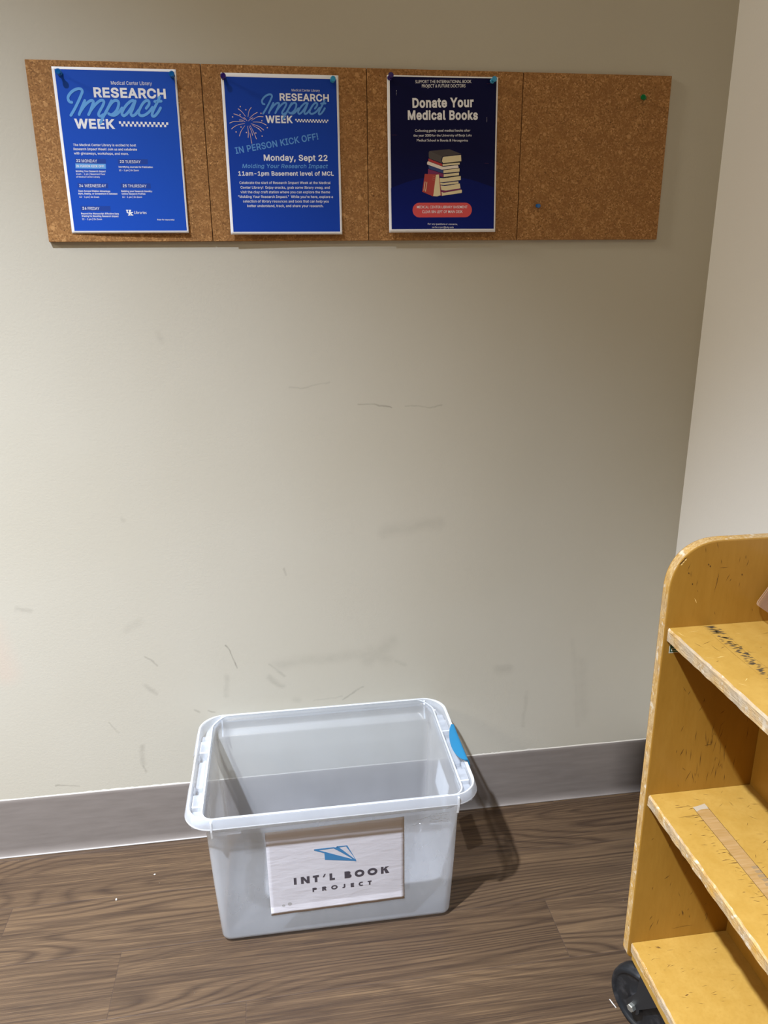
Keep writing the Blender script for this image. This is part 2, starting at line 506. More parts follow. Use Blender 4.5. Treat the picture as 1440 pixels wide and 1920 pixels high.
# ------------------------------------------------------------------ lettering outlines and page layouts (millimetres)
GLYPHS = {
    '!': (98, '34,80 32,254 66,254 64,80|49,-2 40,-1 33,4 28,12 26,20 28,29 33,37 40,42 49,43 58,42 65,37 70,29 72,20 70,12 65,4 58,-1'),
    '"': (161, '39,159 35,254 68,254 64,159|96,159 93,254 125,254 122,159'),
    "'": (103, '39,159 35,254 68,254 64,159'),
    ',': (94, '19,-60 34,36 68,36 42,-60'),
    '-': (227, '168,122 168,94 57,94 57,122'),
    '.': (94, '48,-2 39,-1 31,4 26,12 25,20 26,29 31,37 39,42 48,43 56,42 64,37 69,29 71,20 69,12 64,4 56,-1'),
    '1': (227, '38,0 38,27 195,27 195,0|138,254 138,0 106,0 106,224 105,224 43,179 43,213 99,254'),
    '2': (227, '32,0 32,24 117,114 141,141 155,163 159,174 160,186 159,198 154,209 146,218 137,224 125,228 112,230 98,228 86,224 77,216 69,207 65,195 64,181 33,181 35,202 43,221 55,237 72,248 91,255 112,258 134,255 153,248 169,237 181,223 188,205 191,186 189,172 185,159 179,145 168,129 133,90 76,30 76,28 195,28 195,0'),
    '3': (227, '109,-3 87,-1 66,5 49,15 35,29 26,46 22,66 55,66 57,54 63,44 72,35 83,30 95,26 109,25 124,26 138,30 149,37 157,46 163,58 165,72 163,86 158,98 150,109 137,117 121,122 101,124 78,124 78,150 144,224 144,226 35,226 35,254 186,254 186,230 106,139 106,144 132,144 154,138 172,127 185,111 194,93 196,72 194,51 185,33 172,18 154,6 133,-1'),
    '4': (227, '20,53 20,79 123,254 155,254 54,83 54,81 207,81 207,53|141,0 141,61 141,73 141,159 171,159 171,0'),
    '5': (227, '111,-3 89,-1 70,6 54,16 41,30 33,47 30,65 61,65 64,54 69,44 77,36 87,30 98,26 111,25 125,27 138,32 149,41 157,52 162,66 164,81 162,97 157,111 148,122 137,131 124,137 109,138 84,134 73,129 64,123 34,126 48,254 183,254 183,226 75,226 67,151 68,151 77,157 89,162 101,166 115,167 131,165 147,160 161,153 172,143 182,130 189,116 194,99 195,82 193,58 184,38 171,21 154,8 134,-1'),
    '6': (227, '113,-3 91,-1 71,7 55,20 42,37 34,58 32,81 34,100 40,119 51,142 69,170 126,254 161,254 75,131 73,131 83,144 98,153 117,157 139,155 158,147 173,136 185,120 192,101 194,79 192,56 184,36 171,20 155,7 135,-1|113,24 127,26 139,31 149,40 157,51 162,64 164,79 162,94 157,107 149,118 139,126 127,131 113,133 99,131 87,126 77,118 69,107 64,94 62,79 64,64 69,51 77,40 87,31 99,26'),
    ':': (94, '48,-2 39,-1 31,4 26,12 25,20 26,29 31,37 39,42 48,43 56,42 64,37 69,29 71,20 69,12 64,4 56,-1|48,135 39,137 31,142 26,149 25,158 26,167 31,174 39,179 48,181 56,179 64,174 69,167 71,158 69,149 64,142 56,137'),
    'A': (240, '8,0 101,254 138,254 231,0 198,0 144,151 132,186 116,239 123,239 106,185 95,151 43,0|55,71 55,99 185,99 185,71'),
    'B': (228, '30,0 30,254 121,254 145,252 164,245 180,235 190,221 197,205 199,187 198,172 193,160 187,150 178,143 157,133 157,131 170,129 182,123 192,114 201,102 207,86 209,68 207,50 200,33 189,20 172,9 151,2 123,0|62,29 122,29 148,31 165,40 175,53 178,68 176,81 171,92 163,102 153,109 140,114 124,115 62,115|62,143 119,143 132,144 144,148 154,155 162,163 166,174 168,186 165,202 156,214 141,223 120,226 62,226'),
    'C': (255, '134,-3 103,1 75,12 52,32 35,58 24,90 20,127 24,165 35,197 52,223 75,242 103,254 134,258 152,256 170,252 186,245 201,236 214,224 224,209 232,193 236,174 204,174 200,186 195,197 179,214 158,224 134,228 111,225 92,216 75,202 62,182 54,157 52,127 54,97 63,72 75,53 92,38 112,29 134,26 158,30 179,40 195,57 204,80 236,80 232,62 224,45 214,31 201,19 187,9 170,2 153,-2'),
    'D': (251, '109,0 48,0 48,29 107,29 136,31 159,40 177,55 189,75 197,99 200,128 197,156 190,180 177,200 160,214 138,223 110,226 47,226 47,254 113,254 147,251 176,239 200,221 217,196 227,164 231,128 227,91 217,59 199,34 175,15 145,4|62,254 62,0 30,0 30,254'),
    'E': (209, '30,0 30,254 186,254 186,226 62,226 62,143 178,143 178,114 62,114 62,29 188,29 188,0'),
    'F': (205, '30,0 30,254 185,254 185,226 62,226 62,139 173,139 173,111 62,111 62,0'),
    'H': (258, '30,0 30,254 62,254 62,144 196,144 196,254 228,254 228,0 196,0 196,116 62,116 62,0'),
    'I': (150, '16,0 16,29 59,29 59,226 16,226 16,254 135,254 135,226 91,226 91,29 135,29 135,0'),
    'J': (198, '93,-3 62,2 38,16 22,40 17,73 17,86 49,86 49,73 52,52 61,37 75,28 93,25 110,28 124,37 133,52 136,73 136,254 168,254 168,73 163,40 147,16 123,2'),
    'K': (233, '52,73 52,108 70,131 87,152 106,172 182,254 224,254 116,138 114,138|30,0 30,254 62,254 62,167 62,112 62,97 62,0|186,0 94,130 114,155 224,0'),
    'L': (197, '30,0 30,254 62,254 62,29 181,29 181,0'),
    'M': (314, '30,0 30,254 76,254 139,94 144,79 150,61 156,42 161,24 154,24 159,41 165,61 171,79 176,94 238,254 284,254 284,0 252,0 252,145 252,163 253,184 253,207 253,229 256,229 249,205 241,181 234,161 228,145 171,0 143,0 85,145 80,160 72,181 65,204 56,229 59,229 60,208 60,186 61,164 61,145 61,0'),
    'N': (262, '30,0 30,254 68,254 172,91 181,75 194,53 207,27 202,27 200,54 200,79 199,97 199,254 232,254 232,0 193,0 101,145 89,165 74,191 54,226 60,227 61,192 62,164 62,145 62,0'),
    'O': (267, '133,-3 103,1 75,12 52,32 35,58 24,90 20,127 24,165 35,197 52,223 75,242 103,254 133,258 164,254 192,242 215,223 232,197 243,165 247,127 243,90 232,58 215,32 192,12 164,1|133,26 155,29 175,38 191,52 204,72 212,97 215,127 212,157 204,182 191,202 175,216 155,225 133,228 112,225 92,216 75,202 63,182 54,157 52,127 54,97 63,72 75,52 92,38 112,29'),
    'P': (222, '30,0 30,254 118,254 144,252 166,244 183,231 195,215 202,195 204,174 202,152 195,133 183,116 166,104 144,96 118,93 55,93 55,121 116,121 134,123 149,128 159,136 167,147 171,160 172,174 171,188 167,201 159,211 148,219 134,224 116,226 62,226 62,0'),
    'R': (225, '30,0 30,254 118,254 145,252 167,244 183,232 195,217 202,198 205,176 202,154 195,136 183,120 166,109 145,101 118,99 48,99 48,128 117,128 135,129 149,133 160,141 167,150 171,162 173,176 171,190 167,202 159,212 149,220 134,224 116,226 62,226 62,0|177,0 115,115 151,115 214,0'),
    'S': (223, '112,-4 86,-2 64,5 46,15 32,30 23,48 19,68 52,68 55,55 62,44 71,35 83,29 97,26 112,25 128,26 143,30 155,37 165,46 171,57 173,70 171,81 166,89 158,96 148,102 122,111 92,120 64,130 43,145 30,163 26,186 29,206 37,224 51,238 69,249 90,256 114,258 137,256 158,249 175,238 189,224 197,208 200,189 169,189 163,206 151,219 134,227 112,229 97,228 84,224 73,218 64,209 59,199 58,188 60,176 65,167 74,160 85,154 106,147 132,140 156,132 179,119 189,110 197,99 202,85 204,69 201,50 193,32 180,17 162,5 139,-2'),
    'T': (224, '16,226 16,254 208,254 208,226 128,226 128,0 96,0 96,226'),
    'U': (259, '129,-4 101,-1 77,8 57,22 42,40 33,62 30,87 30,254 62,254 62,89 64,72 70,57 80,44 94,34 110,28 129,26 149,28 165,34 179,44 188,57 194,72 196,89 196,254 229,254 229,87 226,62 216,40 201,22 182,8 157,-1'),
    'W': (343, '78,0 8,254 41,254 82,98 88,73 93,47 98,20 95,20 100,47 106,73 112,98 153,254 190,254 231,98 237,73 243,47 249,20 244,20 249,47 255,73 261,98 302,254 335,254 265,0 228,0 184,161 176,196 168,237 175,237 167,197 159,161 115,0'),
    'Y': (236, '102,0 102,104 8,254 46,254 96,172 111,146 125,115 112,115 126,146 140,172 191,254 228,254 134,104 134,0'),
    'Z': (219, '21,0 21,23 137,193 153,215 170,238 174,227 143,226 111,226 20,226 20,254 198,254 198,231 84,64 67,40 49,17 45,27 76,28 107,29 200,29 200,0'),
    'a': (195, '80,-4 63,-3 47,2 34,11 24,22 17,37 15,54 17,69 22,80 29,90 39,97 63,105 89,110 117,113 133,117 136,121 138,127 138,128 137,139 133,148 128,156 120,161 110,164 98,165 85,164 75,161 59,150 50,137 20,146 29,161 39,173 52,182 66,188 82,191 97,192 119,190 143,180 153,172 161,160 167,145 168,126 168,0 138,0 138,26 136,26 126,12 108,1 95,-3|85,23 101,24 114,29 124,37 132,47 136,57 138,69 138,95 130,91 116,88 100,86 88,84 67,79 58,75 52,70 47,62 46,52 47,43 51,36 57,30 65,26'),
    'b': (212, '115,-4 99,-3 86,2 69,16 59,29 56,29 56,0 26,0 26,254 57,254 57,160 59,160 69,173 86,186 98,191 115,192 137,189 156,180 173,166 185,146 193,122 195,94 193,66 185,42 173,23 157,8 137,-1|110,23 126,26 140,33 150,44 158,58 163,75 164,95 163,114 158,131 150,145 140,156 126,163 110,165 94,163 81,156 70,145 62,131 58,114 56,95 58,75 63,58 70,43 81,32 94,26'),
    'c': (198, '104,-4 79,-1 58,8 41,23 28,43 20,66 17,94 20,122 28,146 41,165 58,180 79,189 104,192 130,189 153,178 170,161 181,138 151,131 145,145 135,155 121,162 104,165 86,162 73,155 62,144 54,129 50,112 48,94 50,75 54,59 62,44 73,33 86,26 104,23 121,26 135,33 146,44 152,59 181,51 177,39 171,28 153,11 130,0'),
    'd': (212, '98,-4 75,-1 56,8 40,23 27,42 20,66 17,94 20,122 27,146 40,166 56,180 75,189 98,192 114,191 126,186 144,173 153,160 155,160 155,254 186,254 186,0 156,0 156,29 153,29 143,16 126,2 114,-3|102,23 118,26 132,32 142,43 150,58 154,75 156,95 154,114 150,131 142,145 132,156 118,163 102,165 86,163 72,156 62,145 54,131 50,114 48,95 50,75 54,58 62,44 73,33 86,26'),
    'e': (202, '106,-4 80,-1 58,8 41,23 28,42 20,66 17,93 20,121 28,145 40,165 58,180 78,189 103,192 118,191 133,187 147,180 160,170 170,157 179,141 184,121 186,97 186,85 37,85 37,110 169,110 155,101 153,119 149,134 141,147 131,157 118,163 103,165 87,163 73,157 62,147 54,135 50,121 48,105 48,89 50,69 55,53 64,40 76,31 90,25 106,23 127,26 143,36 153,53 182,45 177,32 168,20 156,10 141,2 125,-3'),
    'f': (127, '114,190 114,164 3,164 3,190|40,0 40,216 42,231 48,243 57,252 68,259 80,264 94,265 111,263 121,260 114,234 107,236 97,237 85,235 77,230 72,221 71,209 71,0'),
    'g': (213, '103,-75 84,-74 67,-70 53,-63 41,-55 32,-45 25,-35 51,-20 61,-33 77,-44 89,-48 103,-49 124,-46 141,-38 152,-23 156,-3 156,34 153,34 143,21 126,8 114,4 97,2 76,5 56,13 40,27 28,45 20,68 17,96 20,123 27,147 40,166 56,180 76,189 98,192 114,191 127,186 144,173 154,159 157,159 157,190 186,190 186,-4 183,-27 175,-45 162,-59 145,-68 125,-73|102,30 118,32 132,38 142,47 150,61 155,77 156,96 155,115 150,132 142,146 132,156 119,163 102,165 86,163 73,156 62,145 54,131 50,115 48,96 50,78 54,61 62,48 73,38 86,32'),
    'h': (205, '57,113 57,0 26,0 26,254 57,254 57,144 51,144 62,166 76,181 94,189 114,192 132,190 148,184 161,174 170,160 177,142 179,120 179,0 148,0 148,118 145,137 136,152 123,161 105,165 92,163 80,159 71,151 63,141 58,129'),
    'i': (83, '26,0 26,190 57,190 57,0|42,221 34,223 27,227 22,234 21,242 22,249 27,256 34,260 42,262 50,260 57,256 62,249 63,242 62,234 57,227 50,223'),
    'j': (83, '26,190 57,190 57,-15 55,-31 51,-45 43,-56 32,-65 19,-70 2,-71 -5,-71 -5,-43 1,-43 12,-42 20,-36 25,-27 26,-15|42,221 34,223 27,227 22,234 20,242 22,249 27,256 34,260 42,262 50,260 57,256 61,249 63,242 61,234 57,227 50,223'),
    'k': (190, '55,68 55,106 60,106 142,190 180,190 92,100 89,100|26,0 26,254 57,254 57,0|147,0 74,93 96,114 186,0'),
    'l': (95, '70,-1 50,2 37,10 29,24 26,42 26,254 57,254 57,49 58,38 60,31 65,27 73,26 80,26 85,27 90,1 81,0'),
    'm': (305, '26,0 26,190 56,190 56,148 54,148 59,162 66,173 75,182 86,188 98,192 110,193 129,190 144,180 154,166 160,147 156,147 161,160 169,172 178,181 190,187 204,192 218,193 234,191 249,186 261,177 270,164 276,148 278,128 278,0 248,0 248,127 245,145 236,156 224,163 209,165 197,164 187,160 179,153 173,145 169,135 168,124 168,0 137,0 137,130 134,144 126,156 115,163 100,165 89,164 79,160 70,154 63,145 58,133 57,119 57,0'),
    'n': (205, '57,113 57,0 26,0 26,190 56,190 56,144 51,144 62,166 76,181 94,189 114,192 132,190 147,184 160,174 170,160 176,142 179,120 179,0 148,0 148,118 145,137 136,152 123,161 105,165 92,163 80,159 71,151 63,141 58,129'),
    'o': (208, '104,-4 79,-1 58,8 41,23 28,43 20,66 17,94 20,122 28,146 41,165 58,180 79,189 104,192 128,189 149,180 167,165 180,146 188,122 191,94 188,66 180,43 167,23 149,8 128,-1|104,23 121,26 135,33 146,44 154,59 158,75 160,94 158,112 154,129 146,144 135,155 121,162 104,165 86,162 73,155 62,144 54,129 50,112 48,94 50,75 54,59 62,44 73,33 86,26'),
    'p': (212, '26,-71 26,190 56,190 56,160 59,160 69,173 86,186 98,191 115,192 137,189 156,180 173,166 185,146 193,122 195,94 193,66 185,42 173,23 157,8 137,-1 115,-4 99,-3 86,2 69,16 59,29 57,29 57,-71|110,23 126,26 140,33 150,44 158,58 163,75 164,95 163,114 158,131 150,145 140,156 126,163 110,165 94,163 81,156 70,145 62,131 58,114 56,95 58,75 63,58 70,43 81,32 94,26'),
    'r': (130, '26,0 26,190 56,190 56,160 58,160 65,173 76,184 90,190 107,192 115,192 122,192 122,161 115,162 103,163 91,161 80,157 70,151 63,142 58,131 57,118 57,0'),
    's': (183, '91,-4 72,-3 56,2 42,9 31,19 23,32 18,47 47,53 53,40 62,30 75,25 91,23 108,25 122,31 131,40 134,51 132,60 127,68 118,74 106,78 75,85 52,93 36,104 27,119 23,137 26,152 33,166 43,177 58,185 74,190 94,192 112,191 127,186 140,179 149,170 157,158 162,145 134,139 129,149 121,158 110,164 94,166 78,164 65,158 57,150 54,139 56,129 62,122 72,116 86,111 115,105 137,97 153,86 162,71 166,53 163,37 156,24 145,12 130,3 112,-2'),
    't': (114, '102,190 102,164 3,164 3,190|32,236 63,236 63,49 64,38 68,31 75,26 85,25 93,26 101,27 107,1 96,-1 84,-2 62,1 46,11 36,26 32,46'),
    'u': (205, '91,-3 73,-1 57,5 44,15 35,29 28,47 26,69 26,190 57,190 57,72 60,52 68,37 82,28 100,25 113,27 125,31 134,38 142,48 146,61 148,76 148,190 179,190 179,0 149,0 149,46 154,46 143,23 129,8 111,0'),
    'v': (195, '81,0 9,190 42,190 83,78 93,43 103,10 92,10 101,43 112,78 152,190 186,190 113,0'),
    'w': (284, '69,0 11,190 44,190 67,107 77,68 88,21 82,21 93,67 103,107 126,190 158,190 181,107 191,68 201,21 196,21 206,68 217,107 240,190 272,190 215,0 184,0 159,86 152,112 145,140 138,169 145,169 138,140 131,112 124,86 99,0'),
    'x': (189, '10,0 86,109 86,86 14,190 50,190 74,153 90,127 104,103 88,103 101,127 117,153 141,190 176,190 104,84 104,107 179,0 143,0 115,43 100,68 86,91 102,91 89,68 74,43 46,0'),
    'y': (195, '24,-69 31,-43 36,-44 52,-44 59,-42 65,-37 71,-29 75,-18 81,-1 9,190 42,190 83,78 93,43 103,10 92,10 101,43 112,78 153,190 186,190 102,-29 88,-54 80,-62 70,-68 58,-71 46,-73 32,-72'),
    '|': (115, '71,336 71,-82 44,-82 44,336'),
    ' ': (94, ''),
}
TEXT_SCHEDULE = [
    ('Medical Center Library', 99.7, 27.1, 171.3, 26.5, 5.8, 0, 'w'),
    ('RESEARCH', 67.6, 48.2, 194.5, 48.3, 16.4, 16, 'w'),
    ('WEEK', 28.3, 99.7, 99.2, 99.6, 16.3, 16, 'w'),
    ('The Medical Center Library is excited to host', 21.3, 128.8, 133.0, 128.5, 4.0, 6, 'w'),
    ('Research Impact Week! Join us and celebrate', 21.1, 135.8, 134.2, 135.5, 4.0, 6, 'w'),
    ('with giveaways, workshops, and more.', 21.1, 142.9, 118.3, 142.9, 4.0, 6, 'w'),
    ('22', 23.5, 155.5, 30.6, 155.6, 4.5, 8, 'w'),
    ('MONDAY', 33.0, 156.1, 60.4, 156.2, 5.0, 1, 'w'),
    ('IN PERSON KICK OFF!', 21.9, 164.3, 72.0, 164.6, 3.9, 10, 'w'),
    ('Molding Your Research Impact', 20.4, 172.5, 74.0, 172.6, 2.9, 10, 'w'),
    ('11am - 1 pm | Basement Floor', 20.3, 177.3, 72.5, 177.4, 2.9, 5, 'w'),
    ('of Medical Center Library', 19.9, 182.1, 62.3, 182.1, 2.8, 3, 'w'),
    ('23', 101.2, 156.5, 108.4, 156.7, 4.6, 8, 'w'),
    ('TUESDAY', 110.8, 157.1, 138.5, 156.9, 5.0, 1, 'w'),
    ('Identifying Journals for Publication', 97.9, 164.7, 159.6, 164.9, 2.9, 10, 'w'),
    ('12 - 1 pm | On Zoom', 98.0, 170.7, 133.7, 170.7, 3.0, 5, 'w'),
    ('24', 23.4, 198.1, 30.3, 198.3, 4.6, 8, 'w'),
    ('WEDNESDAY', 33.2, 198.5, 71.7, 198.5, 5.1, 1, 'w'),
    ('Open Access Citation Advantage:', 20.7, 206.4, 78.5, 206.8, 3.0, 10, 'w'),
    ('Myth, Reality, or Somewhere in Between', 20.3, 211.0, 90.8, 211.3, 3.1, 10, 'w'),
    ('12 - 1 pm | On Zoom', 21.3, 216.8, 57.0, 216.9, 3.0, 5, 'w'),
    ('25', 101.9, 198.2, 109.0, 198.3, 4.7, 8, 'w'),
    ('THURSDAY', 111.4, 198.6, 145.1, 198.7, 5.1, 1, 'w'),
    ('Building your Research Identity:', 98.4, 206.6, 154.6, 206.7, 3.0, 10, 'w'),
    ('Online Research Profiles', 98.6, 211.2, 141.7, 211.2, 3.0, 10, 'w'),
    ('12 - 1 pm | On Zoom', 98.9, 216.8, 135.0, 216.9, 3.0, 5, 'w'),
    ('26', 24.3, 237.3, 31.5, 237.4, 4.7, 8, 'w'),
    ('FRIDAY', 33.9, 237.9, 55.2, 238.0, 5.1, 1, 'w'),
    ('Beyond the Manuscript: Effective Data', 21.0, 245.7, 89.4, 246.1, 3.0, 10, 'w'),
    ('Sharing for Boosting Research Impact', 21.2, 250.2, 88.6, 250.6, 3.1, 10, 'w'),
    ('12 - 1 pm | On Zoom', 21.5, 255.6, 57.5, 255.8, 3.1, 5, 'w'),
    ('Libraries', 117.9, 245.0, 140.5, 245.1, 5.2, 2, 'w', 'serif'),
    ('Scan for more info!', 158.8, 256.3, 190.7, 256.8, 2.6, 8, 'w'),
]
PANEL_SCHEDULE = [(5.0, 3.9), (212.7, 4.3), (212.5, 275.3), (4.8, 274.6)]
BOXES_SCHEDULE = [
    ('d', [(21.9, 149.7), (76.1, 150.1), (76.1, 158.2), (21.8, 157.8)]),
    ('l', [(21.3, 158.0), (75.4, 158.4), (74.9, 166.9), (20.5, 166.4)]),
    ('d', [(98.1, 150.0), (151.5, 150.0), (151.1, 158.4), (97.7, 158.2)]),
    ('d', [(20.9, 191.2), (75.4, 191.6), (75.2, 199.9), (20.6, 199.5)]),
    ('d', [(98.6, 191.5), (152.6, 191.6), (152.5, 200.2), (98.4, 199.8)]),
    ('d', [(21.4, 231.0), (75.4, 231.2), (75.1, 240.1), (21.0, 239.9)]),
]
CHECK_SCHEDULE = [(106.6, 86.7), (194.5, 87.4), (194.2, 95.4), (106.6, 95.1)]
IMPACT = [
    [(27.9, 56.9), (23.7, 55.7), (22.2, 49.7), (26.0, 43.5), (32.8, 38.0), (40.6, 34.9), (46.6, 35.4), (48.3, 39.1), (45.7, 44.6), (39.4, 55.4), (31.0, 68.2), (23.5, 78.2)],
    [(50.9, 53.7), (43.4, 66.7), (38.2, 76.7)],
    [(40.0, 73.1), (48.6, 62.8), (57.0, 55.7), (62.7, 53.3), (65.6, 55.1), (63.7, 60.0), (59.0, 69.6), (54.7, 76.7)],
    [(57.8, 71.5), (66.5, 61.8), (75.5, 54.5), (81.2, 52.6), (84.0, 55.2), (81.2, 61.6), (76.3, 68.6), (72.6, 74.4), (72.7, 77.9), (76.1, 78.8), (80.5, 76.2)],
    [(97.5, 53.3), (90.8, 63.9), (82.5, 76.2), (76.7, 85.2), (73.6, 90.1)],
    [(84.1, 74.9), (92.3, 62.6), (98.6, 55.5), (104.4, 52.5), (109.0, 54.1), (109.5, 58.5), (106.2, 66.8), (100.0, 73.5), (94.2, 76.2), (90.1, 74.5)],
    [(93.5, 76.5), (100.6, 76.9), (107.7, 72.5), (114.7, 64.7)],
    [(138.4, 55.4), (135.7, 52.3), (130.3, 53.9), (122.0, 60.8), (115.6, 69.2), (113.6, 74.6), (116.7, 77.5), (122.6, 73.9), (130.5, 65.1), (138.3, 53.7)],
    [(139.3, 52.8), (133.9, 65.0), (129.6, 73.0), (131.2, 77.2), (137.0, 75.2), (144.3, 67.4)],
    [(157.4, 64.6), (162.8, 58.4), (163.4, 53.3), (159.4, 51.8), (152.7, 56.4), (146.3, 65.4), (143.5, 71.9), (145.8, 76.6), (152.8, 76.2), (161.6, 70.9), (169.0, 62.8)],
    [(183.1, 45.6), (177.6, 55.3), (171.1, 65.6), (167.2, 73.4), (167.6, 77.2), (171.8, 76.9), (178.2, 70.6), (183.1, 63.5)],
    [(173.7, 53.1), (185.2, 52.3)],
]
UK = [[(103.2, 237.7), (107.3, 237.6), (107.1, 239.1), (106.4, 239.4), (106.1, 242.0), (107.1, 242.7), (108.3, 242.0), (108.6, 239.1), (107.9, 239.1), (108.0, 237.6), (112.9, 237.8), (112.7, 239.2), (111.8, 239.4), (111.4, 242.3), (109.6, 243.9), (105.9, 243.9), (104.0, 242.3), (104.2, 239.5), (103.3, 239.1)], [(107.6, 241.7), (111.7, 241.7), (111.6, 242.6), (111.0, 243.0), (112.8, 242.1), (112.3, 241.7), (116.1, 241.7), (116.0, 242.7), (114.6, 243.0), (112.3, 244.3), (114.6, 246.4), (115.9, 246.6), (115.8, 247.9), (111.7, 247.9), (111.8, 247.0), (110.5, 245.2), (110.1, 246.6), (110.9, 246.8), (110.8, 247.9), (106.0, 247.9), (106.2, 246.9), (107.1, 246.6), (107.5, 243.0)]]
TEXT_KICKOFF = [
    ('IN PERSON KICK OFF!', 18.8, 136.2, 175.3, 109.2, 11.4, 9, 'b'),
    ('Monday, Sept 22', 70.3, 147.3, 191.3, 146.7, 10.7, 11, 'w'),
    ('Molding Your Research Impact', 29.0, 160.4, 190.9, 159.6, 7.2, 9, 'b', 'italic'),
    ('11am-1pm Basement level of MCL', 20.8, 173.7, 202.4, 172.6, 7.5, 10, 'w'),
    ('Celebrate the start of Research Impact Week at the Medical', 21.9, 188.5, 195.7, 187.6, 4.5, 3, 'w'),
    ('Center Library!  Enjoy snacks, grab some library swag, and', 23.6, 196.7, 193.9, 196.0, 4.4, 3, 'w'),
    ('visit the clay craft station where you can explore the theme', 23.1, 204.9, 194.2, 204.3, 4.5, 3, 'w'),
    ('"Molding Your Research Impact."  While you\'re here, explore a', 18.2, 213.2, 199.4, 212.7, 4.5, 3, 'w'),
    ('selection of library resources and tools that can help you', 26.8, 221.4, 191.1, 221.1, 4.6, 3, 'w'),
    ('better understand, track, and share your research.', 34.2, 229.5, 180.3, 229.3, 4.5, 3, 'w'),
    ('Medical Center Library', 128.1, 28.2, 180.4, 28.0, 4.0, 0, 'w'),
    ('RESEARCH', 105.3, 44.2, 197.2, 44.3, 12.4, 13, 'w'),
    ('WEEK', 77.4, 82.4, 128.0, 82.0, 12.8, 13, 'w'),
]
PANEL_KICKOFF = [(4.6, 6.3), (212.0, 6.3), (212.0, 274.5), (5.5, 274.1)]
CHECK_KICKOFF = [(132.6, 74.5), (195.0, 74.9), (194.9, 80.4), (132.8, 80.1)]
FIREWORK_RAYS = [
    [(27.9, 59.1), (34.3, 64.0), (40.6, 71.6)],
    [(51.8, 56.6), (47.3, 63.2), (45.0, 72.5)],
    [(19.4, 67.7), (29.7, 71.2), (39.2, 77.5)],
    [(62.6, 64.7), (55.2, 68.6), (47.8, 74.6)],
    [(72.9, 71.8), (63.2, 72.1), (51.5, 78.2)],
    [(10.8, 83.4), (19.5, 80.7), (35.2, 81.0)],
    [(28.9, 78.0), (34.0, 78.2), (39.3, 81.1)],
    [(37.4, 73.7), (40.3, 76.0), (43.0, 79.2)],
    [(54.2, 74.0), (49.2, 76.1), (45.5, 79.4)],
    [(13.5, 93.2), (23.2, 87.1), (38.3, 83.6)],
    [(27.3, 105.1), (31.1, 96.3), (38.4, 87.5)],
    [(43.2, 107.3), (44.1, 98.0), (43.2, 88.0)],
    [(49.3, 117.4), (48.2, 109.2), (47.0, 99.8)],
    [(51.6, 103.6), (50.0, 96.6), (45.9, 87.7)],
    [(58.3, 109.7), (55.0, 100.3), (48.2, 87.0)],
    [(68.0, 96.7), (63.4, 92.4), (52.1, 86.1)],
    [(72.7, 94.3), (63.7, 88.3), (50.1, 83.9)],
    [(78.3, 85.9), (67.5, 81.4), (53.7, 81.1)],
]
FIREWORK_DOTS = [
    (32.0, 55.4),
    (41.9, 60.6),
    (30.7, 69.0),
    (16.8, 73.0),
    (69.4, 66.1),
    (70.3, 78.7),
    (79.8, 90.3),
    (31.1, 89.8),
    (21.5, 98.3),
    (40.5, 99.1),
    (69.3, 104.8),
    (63.6, 92.2),
    (58.0, 99.6),
]
TEXT_DONATE = [
    ('SUPPORT THE INTERNATIONAL BOOK', 54.6, 13.0, 163.5, 10.8, 5.1, 4, 'w', 'gill'),
    ('PROJECT & FUTURE DOCTORS', 67.0, 20.1, 151.8, 18.5, 5.1, 4, 'w', 'gill'),
    ('Donate Your', 48.8, 55.2, 168.5, 52.4, 16.9, 22, 'w', 'gill'),
    ('Medical Books', 39.6, 76.2, 177.4, 74.6, 16.6, 22, 'w', 'gill'),
    ('Collecting', 53.3, 96.7, 78.9, 96.4, 4.1, 1, 'w', 'gill'),
    ('gently used medical books after', 80.3, 96.4, 162.6, 95.3, 4.2, 6, 'w', 'gill'),
    ('the year 2000', 50.2, 105.3, 85.5, 104.9, 4.2, 6, 'w', 'gill'),
    ('for the University of Banja Luka', 86.9, 104.9, 165.6, 103.8, 4.2, 1, 'w', 'gill'),
    ('Medical School in Bosnia & Herzegovina', 56.9, 113.7, 158.3, 113.0, 4.3, 1, 'w', 'gill'),
    ('MEDICAL CENTER LIBRARY BASEMENT', 56.1, 234.6, 158.4, 234.7, 4.8, 2, 'w', 'gill'),
    ('CLEAR BIN LEFT OF MAIN DESK', 66.5, 243.4, 148.7, 243.5, 4.9, 2, 'w', 'gill'),
    ('For any questions or concerns,', 77.7, 265.1, 138.4, 265.8, 3.1, 5, 'w', 'gill'),
    ('carlie.cryer@uky.edu', 86.4, 270.9, 130.1, 271.4, 2.9, 1, 'w', 'gill'),
]
PANEL_DONATE = [(6.0, 3.8), (213.5, 0.9), (212.8, 273.7), (4.8, 272.8)]
PILL = [(47.3, 224.3), (167.5, 251.4)]
ARC = [
    (4.9, 197.4),
    (53.6, 182.1),
    (108.2, 176.3),
    (161.2, 181.4),
    (212.9, 196.5),
    (212.8, 273.5),
    (5.1, 272.6),
]
